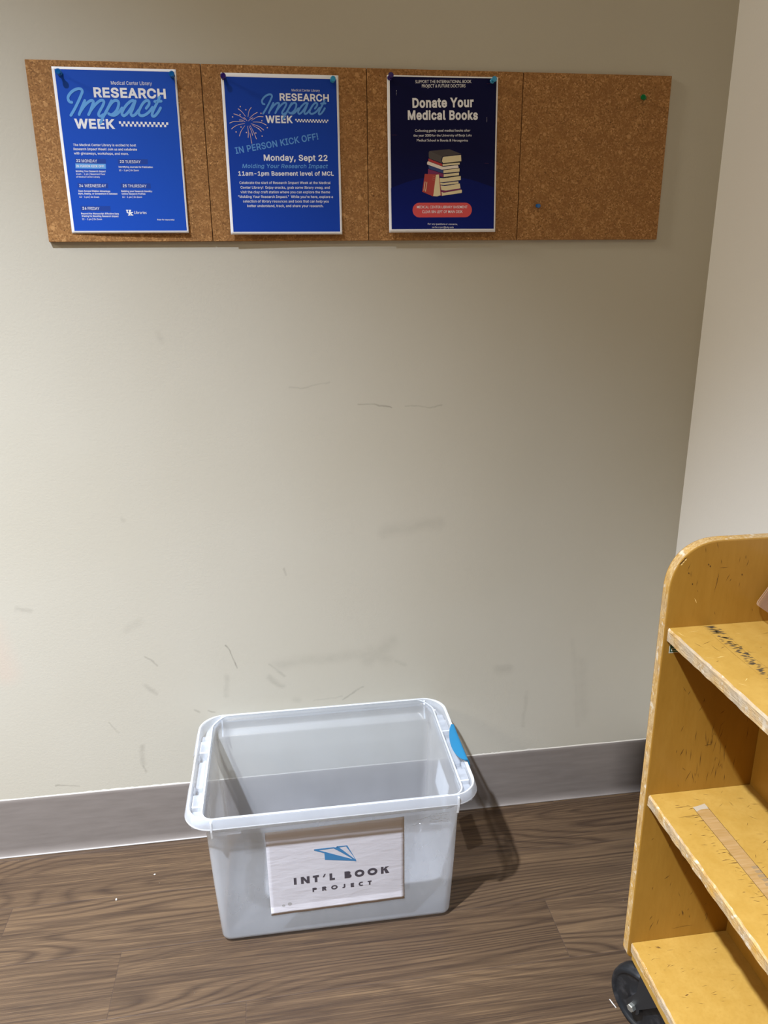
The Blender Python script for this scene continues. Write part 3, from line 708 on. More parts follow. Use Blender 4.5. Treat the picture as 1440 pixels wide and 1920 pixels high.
BOOKS = [
    ('k', [(81.0, 130.5), (120.9, 126.9), (145.1, 135.3), (106.9, 140.3)]),
    ('j', [(82.0, 130.4), (106.9, 140.3), (105.6, 146.3), (107.0, 152.3), (81.3, 143.7), (80.2, 140.6), (80.2, 133.4)]),
    ('c', [(107.9, 142.1), (109.9, 140.7), (144.5, 137.1), (145.3, 148.3), (108.6, 152.0), (106.8, 148.7)]),
    ('o', [(107.0, 152.3), (108.6, 152.1), (145.4, 148.4), (145.3, 150.4), (108.3, 153.8)]),
    ('r', [(79.6, 143.9), (107.0, 153.5), (107.3, 157.7), (79.6, 148.4)]),
    ('c', [(107.6, 154.0), (141.9, 151.0), (141.9, 154.4), (108.0, 157.1)]),
    ('p', [(78.0, 149.3), (79.6, 149.0), (108.3, 158.6), (138.6, 155.7), (140.0, 160.4), (107.0, 163.9), (105.0, 163.5), (77.3, 154.7), (76.8, 152.0)]),
    ('n', [(79.6, 156.2), (109.0, 164.7), (109.0, 170.5), (80.3, 162.3)]),
    ('c', [(109.5, 164.8), (141.7, 161.3), (141.7, 167.1), (109.5, 170.3)]),
    ('m', [(78.9, 162.6), (109.0, 171.3), (109.4, 177.5), (78.2, 171.8)]),
    ('c', [(109.8, 172.3), (140.7, 169.1), (140.7, 173.8), (110.0, 177.2)]),
    ('o', [(105.7, 178.3), (144.1, 174.4), (144.3, 175.9), (109.7, 179.8)]),
    ('c', [(102.2, 179.0), (109.7, 179.6), (144.2, 175.3), (144.4, 182.7), (108.7, 186.7), (102.3, 186.9)]),
    ('c', [(103.0, 187.6), (109.7, 188.3), (139.5, 184.8), (139.9, 188.8), (110.7, 191.7), (103.1, 191.1)]),
    ('c', [(103.5, 192.6), (111.8, 193.8), (142.6, 189.0), (143.8, 197.7), (114.2, 202.1), (105.2, 200.9)]),
    ('m', [(104.9, 201.0), (114.2, 202.4), (143.8, 198.2), (145.7, 200.1), (109.4, 205.8), (105.7, 211.8), (104.4, 211.8)]),
    ('c', [(105.6, 204.3), (109.8, 206.1), (145.7, 200.3), (147.1, 202.3), (146.3, 206.3), (106.5, 211.6)]),
    ('r', [(98.9, 172.3), (101.1, 172.6), (105.1, 211.6), (103.0, 211.0)]),
    ('s', [(72.2, 171.6), (94.3, 172.6), (100.3, 172.4), (88.5, 212.7), (66.8, 204.2)]),
    ('c', [(94.4, 173.5), (100.2, 172.7), (103.8, 210.6), (96.6, 212.7), (88.9, 212.1)]),
    ('c', [(72.2, 185.5), (73.3, 185.7), (70.8, 202.5), (69.6, 202.1)]),
    ('c', [(75.9, 186.5), (77.0, 186.7), (73.8, 204.1), (72.6, 203.6)]),
]
BOOK_DOTS = [
    (88.9, 176.0),
    (91.0, 176.4),
    (88.6, 179.2),
    (90.8, 179.8),
    (88.1, 182.7),
    (90.4, 183.3),
]
TICKS = [
    (17.9, 25.9),
    (17.8, 28.4),
    (17.8, 30.8),
    (17.7, 33.2),
    (195.1, 70.2),
    (195.1, 72.8),
    (195.2, 75.3),
    (195.2, 77.8),
]
DASHES = [[(193.5, 11.4), (202.6, 11.7)], [(8.0, 102.8), (17.7, 102.7)], [(191.9, 151.8), (200.5, 152.2)]]
TEXT_LABEL = [("INT'L BOOK", 50.7, 140.8, 247.0, 139.6, 19.7, 0, 'g'), ('PROJECT', 87.8, 167.3, 210.7, 165.8, 14.2, 0, 'g')]
PLANE = [[(96.2, 57.6), (134.9, 57.8), (179.3, 98.5)], [(141.7, 56.9), (160.8, 57.0), (179.3, 98.5)], [(115.3, 68.0), (115.8, 86.2), (179.2, 98.8)], [(134.9, 57.8), (141.7, 56.9), (145.0, 59.7), (179.3, 98.5), (142.8, 66.2), (138.9, 61.3)]]
LABEL_SMUDGE = [(26.3, 192.6), (39.4, 190.5)]
LABEL_LETTERS_BIG = [
    ('N', 64.9, 82.6),
    ('T', 89.5, 101.8),
    ("'", 109.5, 116.1),
    ('L', 123.5, 134.3),
    ('B', 154.4, 168.9),
    ('O', 175.3, 195.5),
    ('O', 202.0, 222.6),
    ('K', 230.1, 247.1),
]
LABEL_LETTERS_SMALL = [
    ('P', 87.3, 96.5),
    ('R', 107.1, 116.2),
    ('O', 125.8, 139.2),
    ('J', 149.0, 155.2),
    ('E', 166.4, 173.4),
    ('C', 182.9, 192.5),
    ('T', 202.0, 210.1),
]
# ------------------------------------------------------------------ cork tiles
def cork_material():
    k = Nodes('cork')
    P0 = k.coord('Object')
    oi = k.n('ShaderNodeObjectInfo')
    sh = k.n('ShaderNodeVectorMath', operation='ADD'); k.link(P0, sh.inputs[0]); k.link(oi.outputs['Location'], sh.inputs[1])
    P = sh.outputs[0]
    warp = k.noise(P, 40.0, 2.0, out=1)
    pv = k.n('ShaderNodeVectorMath', operation='MULTIPLY_ADD'); k.link(warp, pv.inputs[0]); pv.inputs[1].default_value = (0.008, 0.008, 0.008); k.link(P, pv.inputs[2])
    pv = pv.outputs[0]
    grain = k.voronoi(pv, 420.0, 'Color')
    sg = k.n('ShaderNodeSeparateColor'); k.link(grain, sg.inputs[0])
    c = k.ramp(sg.outputs[0], [(0.0, rgb(125, 86, 46)), (0.45, rgb(157, 112, 64)), (0.8, rgb(174, 127, 76)), (1.0, rgb(193, 147, 94))])
    n2 = k.noise(P, 90.0, 4.0, 0.65)
    c = k.mix(k.range(n2, 0.42, 0.70), c, rgb(142, 98, 53))
    big = k.voronoi(pv, 62.0)
    bcol = k.voronoi(pv, 62.0, 'Color')
    bs = k.n('ShaderNodeSeparateColor'); k.link(bcol, bs.inputs[0])
    chip = k.math('MULTIPLY', k.range(big, 0.20, 0.30, 1.0, 0.0), k.range(bs.outputs[0], 0.86, 0.87))
    c = k.mix(k.math('MULTIPLY', chip, 0.6), c, rgb(208, 159, 103))
    sm = k.voronoi(pv, 190.0)
    scol = k.voronoi(pv, 190.0, 'Color')
    ss = k.n('ShaderNodeSeparateColor'); k.link(scol, ss.inputs[0])
    fl = k.math('MULTIPLY', k.range(sm, 0.16, 0.28, 1.0, 0.0), k.range(ss.outputs[1], 0.86, 0.88))
    c = k.mix(k.math('MULTIPLY', fl, 0.8), c, rgb(227, 176, 114))
    dk = k.math('MULTIPLY', k.range(sm, 0.12, 0.2, 1.0, 0.0), k.range(ss.outputs[2], 0.93, 0.94))
    c = k.mix(dk, c, rgb(62, 37, 18))
    k.base(c)
    k.set(rough=0.75, spec=0.35)
    k.normal(k.bump(sg.outputs[0], 0.35, 0.0008))
    return k.m
MAT_CORK = cork_material()
ZB = 1.3912
TILE = 0.3048
tile_labels = ['square cork tile at the far end from the white wall, behind the schedule poster',
               'cork tile behind the kick off poster with the fireworks',
               'cork tile behind the dark navy book donation poster',
               'empty cork tile nearest the white wall, with a green and a blue pin only']
for i in range(4):
    b = bmesh.new()
    add_box(b, (0.0006, -0.008, 0.0), (TILE - 0.0006, 0.0, TILE), bevel=0.0007, seg=1)
    o = mesh_obj('cork_tile', b, MAT_CORK, loc=(i * TILE, 0.002, ZB))
    tag(o, tile_labels[i], 'cork board', 'cork tiles in a row on the wall')

# ------------------------------------------------------------------ lettering tools
def glyph(ch):
    adv, s = GLYPHS.get(ch, GLYPHS['x'])
    return adv, ([[tuple(float(v) for v in p.split(',')) for p in c.split()] for c in s.split('|')] if s else [])

def area2(c):
    return sum(c[i][0] * c[(i + 1) % len(c)][1] - c[(i + 1) % len(c)][0] * c[i][1] for i in range(len(c)))

def fatten(c, d, sgn):
    n = len(c); out = []
    for i in range(n):
        p, q, r = Vector(c[i - 1]), Vector(c[i]), Vector(c[(i + 1) % n])
        a, bb = (q - p), (r - q)
        if a.length < 1e-6 or bb.length < 1e-6:
            out.append((q.x, q.y)); continue
        a.normalize(); bb.normalize()
        na, nb = Vector((a.y, -a.x)) * sgn, Vector((bb.y, -bb.x)) * sgn
        m = na + nb
        if m.length < 1e-3:
            out.append((q.x + na.x * d, q.y + na.y * d)); continue
        m.normalize()
        w = q + m * (d / max(m.dot(na), 0.5))
        out.append((w.x, w.y))
    return out

def winding(p, cs):
    w = 0
    for c in cs:
        n = len(c)
        for i in range(n):
            a, b2 = c[i], c[(i + 1) % n]
            if (a[1] > p[1]) != (b2[1] > p[1]) and p[0] < (b2[0] - a[0]) * (p[1] - a[1]) / (b2[1] - a[1]) + a[0]:
                w += 1 if b2[1] > a[1] else -1
    return w

def fill_contours(cs, sgn):
    """Triangles of a shape with holes (by winding)."""
    vs = [Vector(p) for c in cs for p in c]
    ed = []; k = 0
    for c in cs:
        n = len(c)
        ed += [(k + i, k + (i + 1) % n) for i in range(n)]
        k += n
    ov, oe, of, *_ = delaunay_2d_cdt(vs, ed, [], 0, 1e-4)
    out = []
    for f in of:
        t = [ov[i] for i in f]
        if winding(sum((Vector(q) for q in t), Vector((0, 0))) / len(t), cs) * sgn > 0:
            out.append([(q.x, q.y) for q in t])
    return out

def text_triangles(s, weight=0):
    """Triangles of a line of lettering in glyph units (cap height 254)."""
    x = 0.0; tris = []
    for ch in s:
        adv, cs = glyph(ch)
        if cs:
            big = max(cs, key=lambda c: abs(area2(c)))
            sgn = 1 if area2(big) > 0 else -1
            cs = [fatten(c, weight, sgn) for c in cs]
            for t in fill_contours(cs, sgn):
                tris.append([(p[0] + x, p[1]) for p in t])
        x += adv + weight * 1.3
    return tris, 254.0 + 2 * weight, -weight

def builtin_triangles(s, weight=0, shear=0.0):
    """The same with Blender's built-in humanist face, made fatter by weight/1000 em."""
    cu = bpy.data.curves.new('lettering', 'FONT')
    cu.body = s; cu.size = 1.0; cu.offset = weight / 1000.0; cu.resolution_u = 4
    cu.space_character = 1.0 + weight / 1500.0
    ob = bpy.data.objects.new('lettering', cu)
    COL.objects.link(ob)
    dg = bpy.context.evaluated_depsgraph_get()
    me = ob.evaluated_get(dg).to_mesh()
    me.calc_loop_triangles()
    tr = [[(me.vertices[k].co.x, me.vertices[k].co.y) for k in t.vertices] for t in me.loop_triangles]
    ob.evaluated_get(dg).to_mesh_clear()
    bpy.data.objects.remove(ob)
    bpy.data.curves.remove(cu)
    return tr, 0.68 + 2 * weight / 1000.0, -weight / 1000.0

def place_text(put, s, x0, y0, x1, y1, cap, weight, style=None):
    """put(u, v) receives page millimetres for every corner; v runs down the page."""
    tr, ch, dy = (builtin_triangles(s, weight) if style in ('gill', 'serif') else text_triangles(s, weight))
    xs = [p[0] for t in tr for p in t]
    a, bb = min(xs), max(xs)
    L = math.hypot(x1 - x0, y1 - y0)
    ex = ((x1 - x0) / L, (y1 - y0) / L); ey = (ex[1], -ex[0])
    sx, sy = L / (bb - a), cap / ch
    sh = 0.18 if style == 'italic' else 0.0
    for t in tr:
        pts = []
        for px, py in t:
            q = (py - dy) * sy
            w = (px - a) * sx + sh * q
            pts.append((x0 + ex[0] * w + ey[0] * q, y0 + ex[1] * w + ey[1] * q))
        put(pts)

def smooth_line(p, n=6):
    out = []
    for i in range(len(p) - 1):
        p0, p1, p2, p3 = Vector(p[max(i - 1, 0)]), Vector(p[i]), Vector(p[i + 1]), Vector(p[min(i + 2, len(p) - 1)])
        for j in range(n):
            t = j / n
            q = 0.5 * ((2 * p1) + (p2 - p0) * t + (2 * p0 - 5 * p1 + 4 * p2 - p3) * t * t + (3 * p1 - p0 - 3 * p2 + p3) * t ** 3)
            out.append((q.x, q.y))
    out.append(tuple(p[-1]))
    return out

def ribbon(put, line, w, w_end=None, caps=True):
    """A stroke of width w (to w_end) along a line, as quads with round ends."""
    n = len(line); L = []; R = []
    for i, p in enumerate(line):
        a, c = Vector(line[max(i - 1, 0)]), Vector(line[min(i + 1, n - 1)])
        d = (c - a)
        if d.length < 1e-6:
            d = Vector((1, 0))
        d.normalize()
        ww = (w if w_end is None else w + (w_end - w) * i / max(n - 1, 1)) / 2
        L.append((p[0] - d.y * ww, p[1] + d.x * ww)); R.append((p[0] + d.y * ww, p[1] - d.x * ww))
    for i in range(n - 1):
        put([L[i], R[i], R[i + 1], L[i + 1]])
    if caps:
        for p, ww in ((line[0], w), (line[-1], w_end or w)):
            put([(p[0] + math.cos(k * math.pi / 5) * ww / 2, p[1] + math.sin(k * math.pi / 5) * ww / 2) for k in range(10)])

def banded(put, step=6.0):
    """Passes polygons on in bands, so that print follows the bow of the sheet."""
    def clip(pts, v, keep_above):
        out = []
        for i in range(len(pts)):
            p, q = pts[i - 1], pts[i]
            ip, iq = ((p[1] <= v) if keep_above else (p[1] >= v)), ((q[1] <= v) if keep_above else (q[1] >= v))
            if ip != iq:
                t = (v - p[1]) / (q[1] - p[1])
                out.append((p[0] + (q[0] - p[0]) * t, v))
            if iq:
                out.append(q)
        return out
    def go(pts):
        lo, hi = min(p[1] for p in pts), max(p[1] for p in pts)
        if hi - lo < step:
            put(pts); return
        k = math.floor(lo / step)
        while k * step < hi:
            q = clip(clip(pts, (k + 1) * step, True), k * step, False)
            q = [p for i, p in enumerate(q) if abs(p[0] - q[i - 1][0]) + abs(p[1] - q[i - 1][1]) > 1e-5]
            if len(q) > 2:
                put(q)
            k += 1
    return go

def disc(put, p, r, n=12):
    put([(p[0] + r * math.cos(2 * math.pi * k / n), p[1] + r * math.sin(2 * math.pi * k / n)) for k in range(n)])

def polygon(put, pts):
    for t in tessellate_polygon([[Vector((p[0], p[1], 0)) for p in pts]]):
        put([pts[k] for k in t])

# ------------------------------------------------------------------ posters
PW_, PH_ = 215.9, 279.4
MAT_PAPER = flat('white_paper', rgb(238, 238, 242), 0.55, 0.4)
MAT_INK_WHITE = flat('print_white', rgb(236, 238, 244), 0.5, 0.4)
def print_gradient(name, top, bottom):
    k = Nodes(name)
    s = k.n('ShaderNodeSeparateXYZ'); k.link(k.coord('Object'), s.inputs[0])
    t = k.range(s.outputs[2], -0.2794, 0.0, 1.0, 0.0)
    k.base(k.ramp(t, [(0.0, top), (0.45, top), (1.0, bottom)]))
    k.set(rough=0.5, spec=0.12)
    return k.m
MAT_BLUE = flat('print_blue', rgb(24, 78, 188), 0.5, 0.2)
MAT_DEEP = flat('print_deep_blue', rgb(14, 62, 168), 0.5, 0.2)
MAT_NAVY = print_gradient('print_navy', rgb(9, 11, 58), rgb(10, 20, 84))
MAT_ARC = print_gradient('print_navy_arc', rgb(9, 20, 88), rgb(8, 26, 108))
MAT_BOX = flat('print_box_blue', rgb(14, 62, 158), 0.45)
MAT_SKY = flat('print_sky_blue', rgb(96, 164, 232), 0.45)
MAT_MUTED = flat('print_muted_blue', rgb(88, 150, 222), 0.45)
MAT_SPARK = flat('print_spark', rgb(226, 196, 190), 0.45)
MAT_RED = flat('print_red', rgb(212, 74, 76), 0.45)
BOOK_COL = {'k': rgb(66, 58, 60), 'j': rgb(78, 72, 72), 'c': rgb(226, 212, 172), 'o': rgb(16, 12, 24), 'r': rgb(178, 50, 52), 'p': rgb(236, 226, 216),
            'n': rgb(44, 62, 122), 'm': rgb(122, 30, 88), 's': rgb(174, 60, 56)}
BOOK_MAT = {c: flat('print_book_' + n, BOOK_COL[c], 0.45) for c, n in
            (('k', 'charcoal'), ('j', 'grey'), ('c', 'cream'), ('o', 'outline'), ('r', 'red'), ('p', 'white'), ('n', 'indigo'), ('m', 'plum'), ('s', 'brick'))}

class Poster:
    def __init__(self, name, label, x, z, tilt, bow):
        self.root = thing(name, label, 'poster', (x, -0.0068, z), 'posters pinned to the cork tiles')
        self.root.rotation_euler = (0, tilt, 0)
        self.bow = bow
    def co(self, u, v, e=0.0):
        return (u / 1000.0, -self.bow(u / PW_, v / PH_) - e, -v / 1000.0)
    def sheet(self, panel, ink):
        bm = bmesh.new()
        u0 = (panel[0][0] + panel[3][0]) / 2; u1 = (panel[1][0] + panel[2][0]) / 2
        v0 = (panel[0][1] + panel[1][1]) / 2; v1 = (panel[2][1] + panel[3][1]) / 2
        us = [0.0] + [u0 + (u1 - u0) * i / 12 for i in range(13)] + [PW_]
        vs = [0.0] + [v0 + (v1 - v0) * i / 24 for i in range(25)] + [PH_]
        g = [[bm.verts.new(self.co(u, v)) for u in us] for v in vs]
        bk = [[bm.verts.new(self.co(u, v, -0.0002)) for u in us] for v in vs]
        nv, nu = len(vs), len(us)
        for j in range(nv - 1):
            for i in range(nu - 1):
                f = bm.faces.new((g[j][i], g[j + 1][i], g[j + 1][i + 1], g[j][i + 1]))
                f.material_index = 1 if (0 < i < nu - 2 and 0 < j < nv - 2) else 0
                f.smooth = True
                f = bm.faces.new((bk[j][i], bk[j][i + 1], bk[j + 1][i + 1], bk[j + 1][i])); f.smooth = True
        for j in range(nv - 1):
            bm.faces.new((g[j][0], bk[j][0], bk[j + 1][0], g[j + 1][0])); bm.faces.new((g[j][-1], g[j + 1][-1], bk[j + 1][-1], bk[j][-1]))
        for i in range(nu - 1):
            bm.faces.new((g[0][i], g[0][i + 1], bk[0][i + 1], bk[0][i])); bm.faces.new((g[-1][i], bk[-1][i], bk[-1][i + 1], g[-1][i + 1]))
        return mesh_obj('paper_sheet', bm, [MAT_PAPER, ink], self.root)
    def layer(self, name, items, mats, e, label=None):
        """items: (draw(put), material index)"""
        bm = bmesh.new(); cnt = [0]
        for draw, mi in items:
            def put(pts, mi=mi):
                cnt[0] = (cnt[0] + 1) % 40
                ee = e + cnt[0] * 1.5e-6
                vs = [bm.verts.new(self.co(u, v, ee)) for u, v in pts]
                try:
                    f = bm.faces.new(vs)
                except ValueError:
                    return
                f.normal_update()
                if f.normal.y > 0:
                    f.normal_flip()
                f.material_index = mi
            draw(banded(put))
        o = mesh_obj(name, bm, mats, self.root)
        if label:
            o['label'] = label
        return o

def text_items(lines, cols):
    out = []
    for l in lines:
        s, x0, y0, x1, y1, cap, w, col = l[:8]
        st = l[8] if len(l) > 8 else None
        out.append((lambda put, a=(s, x0, y0, x1, y1, cap, w, st): place_text(put, *a), cols[col]))
    return out

def checker_items(q):
    def draw(put):
        n = 23
        def P(a, c):
            tx, bx = (q[0][0] + (q[1][0] - q[0][0]) * a, q[0][1] + (q[1][1] - q[0][1]) * a), (q[3][0] + (q[2][0] - q[3][0]) * a, q[3][1] + (q[2][1] - q[3][1]) * a)
            return (tx[0] + (bx[0] - tx[0]) * c, tx[1] + (bx[1] - tx[1]) * c)
        for r in range(2):
            for c in range(n):
                if (c + r) % 2 == 0:
                    put([P(c / n, r / 2), P((c + 1) / n, r / 2), P((c + 1) / n, (r + 1) / 2), P(c / n, (r + 1) / 2)])
    return [(draw, 0)]

def impact_items(fn, w):
    return [((lambda put, s=s: ribbon(put, smooth_line([fn(*p) for p in s]), w)), 0) for s in IMPACT]

# schedule poster
p1 = Poster('poster', 'bright blue week schedule poster listing five weekdays, farthest from the white wall', 0.0448, 1.6855, 0.0,
            lambda u, v: 0.0004 + 0.0045 * u * v + 0.0012 * math.sin(u * 3.1) * v)
p1.sheet(PANEL_SCHEDULE, MAT_BLUE)
head = {'Medical Center Library', 'RESEARCH', 'WEEK'}
for c, q in BOXES_SCHEDULE:
    p1.layer('date_band', [((lambda put, q=q: put(q)), 0)], [MAT_BOX if c == 'd' else MAT_SKY], 0.00010, 'dark blue date band' if c == 'd' else 'sky blue band')
p1.layer('title_lettering', text_items([t for t in TEXT_SCHEDULE if t[0] in head and t[5] != 5.2], {'w': 0}), [MAT_INK_WHITE], 0.00018, 'large white title')
p1.layer('script_lettering', impact_items(lambda x, y: (x, y), 4.7), [MAT_SKY], 0.00028, 'sky blue script word')
p1.layer('body_lettering', text_items([t for t in TEXT_SCHEDULE if t[0] not in head], {'w': 0}), [MAT_INK_WHITE], 0.00020, 'small white text')
p1.layer('checker_strip', checker_items(CHECK_SCHEDULE), [MAT_INK_WHITE], 0.00018)
p1.layer('library_logo', [((lambda put, s=s: polygon(put, s)), 0) for s in UK[:2]], [MAT_INK_WHITE], 0.00022, 'white interlocking letters')

# kick off poster
p2 = Poster('poster', 'deep blue kick off poster with a firework burst', 0.3402, 1.6822, 0.0,
            lambda u, v: 0.0004 + 0.0058 * v * v + 0.003 * (1 - u) * v * v)
p2.sheet(PANEL_KICKOFF, MAT_DEEP)
r1 = next(t for t in TEXT_SCHEDULE if t[0] == 'RESEARCH'); r2 = next(t for t in TEXT_KICKOFF if t[0] == 'RESEARCH')
w1 = next(t for t in TEXT_SCHEDULE if t[0] == 'WEEK'); w2 = next(t for t in TEXT_KICKOFF if t[0] == 'WEEK')
def to_kickoff(x, y):
    sx = (r2[3] - r2[1]) / (r1[3] - r1[1]); sy = (w2[2] - r2[2]) / (w1[2] - r1[2])
    return (r2[1] + (x - r1[1]) * sx, r2[2] + (y - r1[2]) * sy)
p2.layer('title_lettering', text_items([t for t in TEXT_KICKOFF if t[0] in head], {'w': 0}), [MAT_INK_WHITE], 0.00018, 'white title')
p2.layer('script_lettering', impact_items(to_kickoff, 3.3), [MAT_MUTED], 0.00028, 'muted blue script word')
p2.layer('body_lettering', text_items([t for t in TEXT_KICKOFF if t[0] not in head], {'w': 0, 'b': 1}), [MAT_INK_WHITE, MAT_MUTED], 0.00020, 'white and muted blue text')
p2.layer('checker_strip', checker_items(CHECK_KICKOFF), [MAT_INK_WHITE], 0.00018)
p2.layer('firework_burst', [((lambda put, s=s: ribbon(put, smooth_line(s), 1.15, 0.55)), 0) for s in FIREWORK_RAYS] + [((lambda put, q=q: disc(put, q, 1.15)), 0) for q in FIREWORK_DOTS], [MAT_SPARK], 0.00018, 'pale pink firework')

# donation poster
p3 = Poster('poster', 'dark navy poster asking for medical books, with a drawn book stack and red banner', 0.6478, 1.6850, -0.004,
            lambda u, v: 0.0004 + 0.011 * v ** 1.5)
p3.sheet(PANEL_DONATE, MAT_NAVY)
p3.layer('round_backdrop', [((lambda put: polygon(put, smooth_line(ARC[:5], 8) + ARC[5:])), 0)], [MAT_ARC], 0.00010)
p3.layer('title_lettering', text_items([t[:6] + (17,) + t[7:8] for t in TEXT_DONATE if t[6] == 22], {'w': 0}), [MAT_INK_WHITE], 0.00018, 'large white title')
p3.layer('body_lettering', text_items([t for t in TEXT_DONATE if t[6] != 22], {'w': 0}) + [((lambda put, q=q: disc(put, q, 0.4, 8)), 0) for q in TICKS] + [((lambda put, s=s: ribbon(put, s, 0.35, None, False)), 1) for s in DASHES], [MAT_INK_WHITE, flat('print_maroon', rgb(92, 34, 60), 0.5)], 0.00030, 'small white text')
def pill(put):
    (x0, y0), (x1, y1) = PILL
    r = (y1 - y0) / 2; cy = (y0 + y1) / 2
    pts = [(x1 - r + r * math.cos(a), cy + r * math.sin(a)) for a in [math.radians(-90 + 15 * i) for i in range(13)]]
    pts += [(x0 + r + r * math.cos(a), cy + r * math.sin(a)) for a in [math.radians(90 + 15 * i) for i in range(13)]]
    put(pts)
p3.layer('banner', [(pill, 0)], [MAT_RED], 0.00018, 'rounded red banner')
ids = list(BOOK_MAT)
bmd = bmesh.new()
def book_face(pts, c, i):
    f = bmd.faces.new([bmd.verts.new(p3.co(u, v, 0.0002 + 0.00002 * i)) for u, v in pts])
    f.normal_update()
    if f.normal.y > 0:
        f.normal_flip()
    f.material_index = ids.index(c)
for i, (c, s) in enumerate(BOOKS):
    polygon((lambda pts, c=c, i=i: book_face(pts, c, i)), s)
for q in BOOK_DOTS:
    disc((lambda pts: book_face(pts, 'c', 24)), q, 0.45, 6)
o = mesh_obj('book_stack_drawing', bmd, [BOOK_MAT[c] for c in ids], p3.root)
o['label'] = 'drawing of stacked books with a red one leaning'

# ------------------------------------------------------------------ push pins
def pin_material(name, c):
    k = Nodes(name)
    k.base(c)
    k.set(rough=0.14, spec=0.6, trans=0.25, ior=1.49)
    return k.m
PIN_MATS = {'blue': pin_material('pin_blue', rgb(14, 108, 190)), 'teal': pin_material('pin_light_blue', rgb(60, 172, 226)), 'purple': pin_material('pin_purple', rgb(52, 26, 120)), 'green': pin_material('pin_green', rgb(10, 120, 62))}
MAT_STEEL = flat('steel', rgb(190, 190, 188), 0.32, 0.5, 1.0)
def pin(x, z, col, label, axis=(0.0, -1.0, 0.0), depth=0.0, y0=-0.0085):
    root = thing('push_pin', label, 'push pin', (x, y0, z), 'push pins in the cork')
    d = Vector(axis).normalized()
    bm = bmesh.new()
    s = 1.0
    prof = [(0.0, 0.0), (0.0043, 0.0), (0.0046, 0.0006), (0.0044, 0.0014), (0.0030, 0.0022), (0.0024, 0.0045), (0.0024, 0.0070), (0.0031, 0.0100),
            (0.0043, 0.0112), (0.0050, 0.0122), (0.0050, 0.0134), (0.0044, 0.0140), (0.0030, 0.0137), (0.0, 0.0135)]
    add_lathe(bm, prof, axis_matrix((0, 0, 0), d), 24)
    fix_normals(bm)
    mesh_obj('handle', bm, PIN_MATS[col], root)
    bm = bmesh.new()
    add_lathe(bm, [(0.0, -0.006), (0.0006, -0.004), (0.0006, 0.0005), (0.0, 0.0005)], axis_matrix((0, 0, 0), d), 8)
    mesh_obj('needle', bm, MAT_STEEL, root)
    return root
pin(0.0585, 1.6748, 'blue', 'clear blue push pin in the schedule poster corner farthest from the fireworks')
pin(0.2540, 1.6752, 'blue', 'clear blue push pin in the schedule poster corner toward the fireworks')
pin(0.3450, 1.6742, 'purple', 'purple push pin in the kick off poster corner beside the schedule poster')
pin(0.5450, 1.6735, 'teal', 'light blue push pin in the kick off poster corner beside the navy poster')
pin(0.6525, 1.6795, 'purple', 'purple push pin in the navy poster corner beside the kick off poster', axis=(0.10, -1.0, 0.22))
pin(0.8515, 1.6785, 'teal', 'light blue push pin in the navy poster corner beside the empty cork tile', axis=(0.1, -1, 0.1))
pin(1.1640, 1.6560, 'green', 'green push pin stuck in the empty cork tile', axis=(-0.55, -0.8, -0.05), y0=-0.0062)
pin(0.9545, 1.4565, 'blue', 'small blue push pin low on the empty cork tile', axis=(0.05, -1, -0.05), y0=-0.0062).scale = (0.8, 0.55, 0.8)
# ------------------------------------------------------------------ storage bin
def milky_plastic(name, scatter, tint=(0.93, 0.955, 1.0), rough=0.16):
    k = Nodes(name)
    nt = k.nt
    nt.nodes.remove(k.b)
    tr = k.n('ShaderNodeBsdfTransparent'); tr.inputs[0].default_value = (0.955, 0.968, 0.985, 1)
    df = k.n('ShaderNodeBsdfDiffuse'); df.inputs[0].default_value = (*tint, 1)
    tl = k.n('ShaderNodeBsdfTranslucent'); tl.inputs[0].default_value = (*tint, 1)
    gl = k.n('ShaderNodeBsdfGlossy'); gl.inputs['Roughness'].default_value = rough; gl.inputs[0].default_value = (1, 1, 1, 1)
    P = k.coord('Object')
    m1 = k.n('ShaderNodeMixShader'); m1.inputs[0].default_value = 0.5
    k.link(df.outputs[0], m1.inputs[1]); k.link(tl.outputs[0], m1.inputs[2])
    lw = k.n('ShaderNodeLayerWeight'); lw.inputs['Blend'].default_value = 0.25
    fac = k.math('ADD', scatter, k.math('MULTIPLY', lw.outputs['Facing'], 0.30), clamp=True)
    fac = k.math('ADD', fac, k.range(k.noise(k.mapping(P, (3, 3, 1.2)), 6.0, 3.0), 0.35, 0.7, -0.012, 0.02), clamp=True)
    m2 = k.n('ShaderNodeMixShader')
    k.link(fac, m2.inputs[0]); k.link(tr.outputs[0], m2.inputs[1]); k.link(m1.outputs[0], m2.inputs[2])
    m3 = k.n('ShaderNodeMixShader')
    k.link(k.schlick(0.035, 0.8), m3.inputs[0]); k.link(m2.outputs[0], m3.inputs[1]); k.link(gl.outputs[0], m3.inputs[2])
    k.link(m3.outputs[0], k.out.inputs[0])
    return k.m
MAT_BIN = milky_plastic('milky_clear_plastic', 0.21)
MAT_BIN_RIM = milky_plastic('milky_thick_plastic', 0.30)
MAT_BIN_EDGE = milky_plastic('milky_plastic_edge', 0.85, (0.95, 0.965, 0.98))
MAT_BLUE_LATCH = flat('blue_latch_plastic', rgb(24, 110, 152), 0.38, 0.5)

BX0, BX1, BY0, BY1, BR = 0.192, 0.777, -0.3705, -0.0075, 0.055
bin_root = thing('storage_bin', 'open clear plastic storage bin with one blue latch and a paper sign', 'storage bin',
                 ((BX0 + BX1) / 2, (BY0 + BY1) / 2, 0.0))
bo = Vector(bin_root.location)

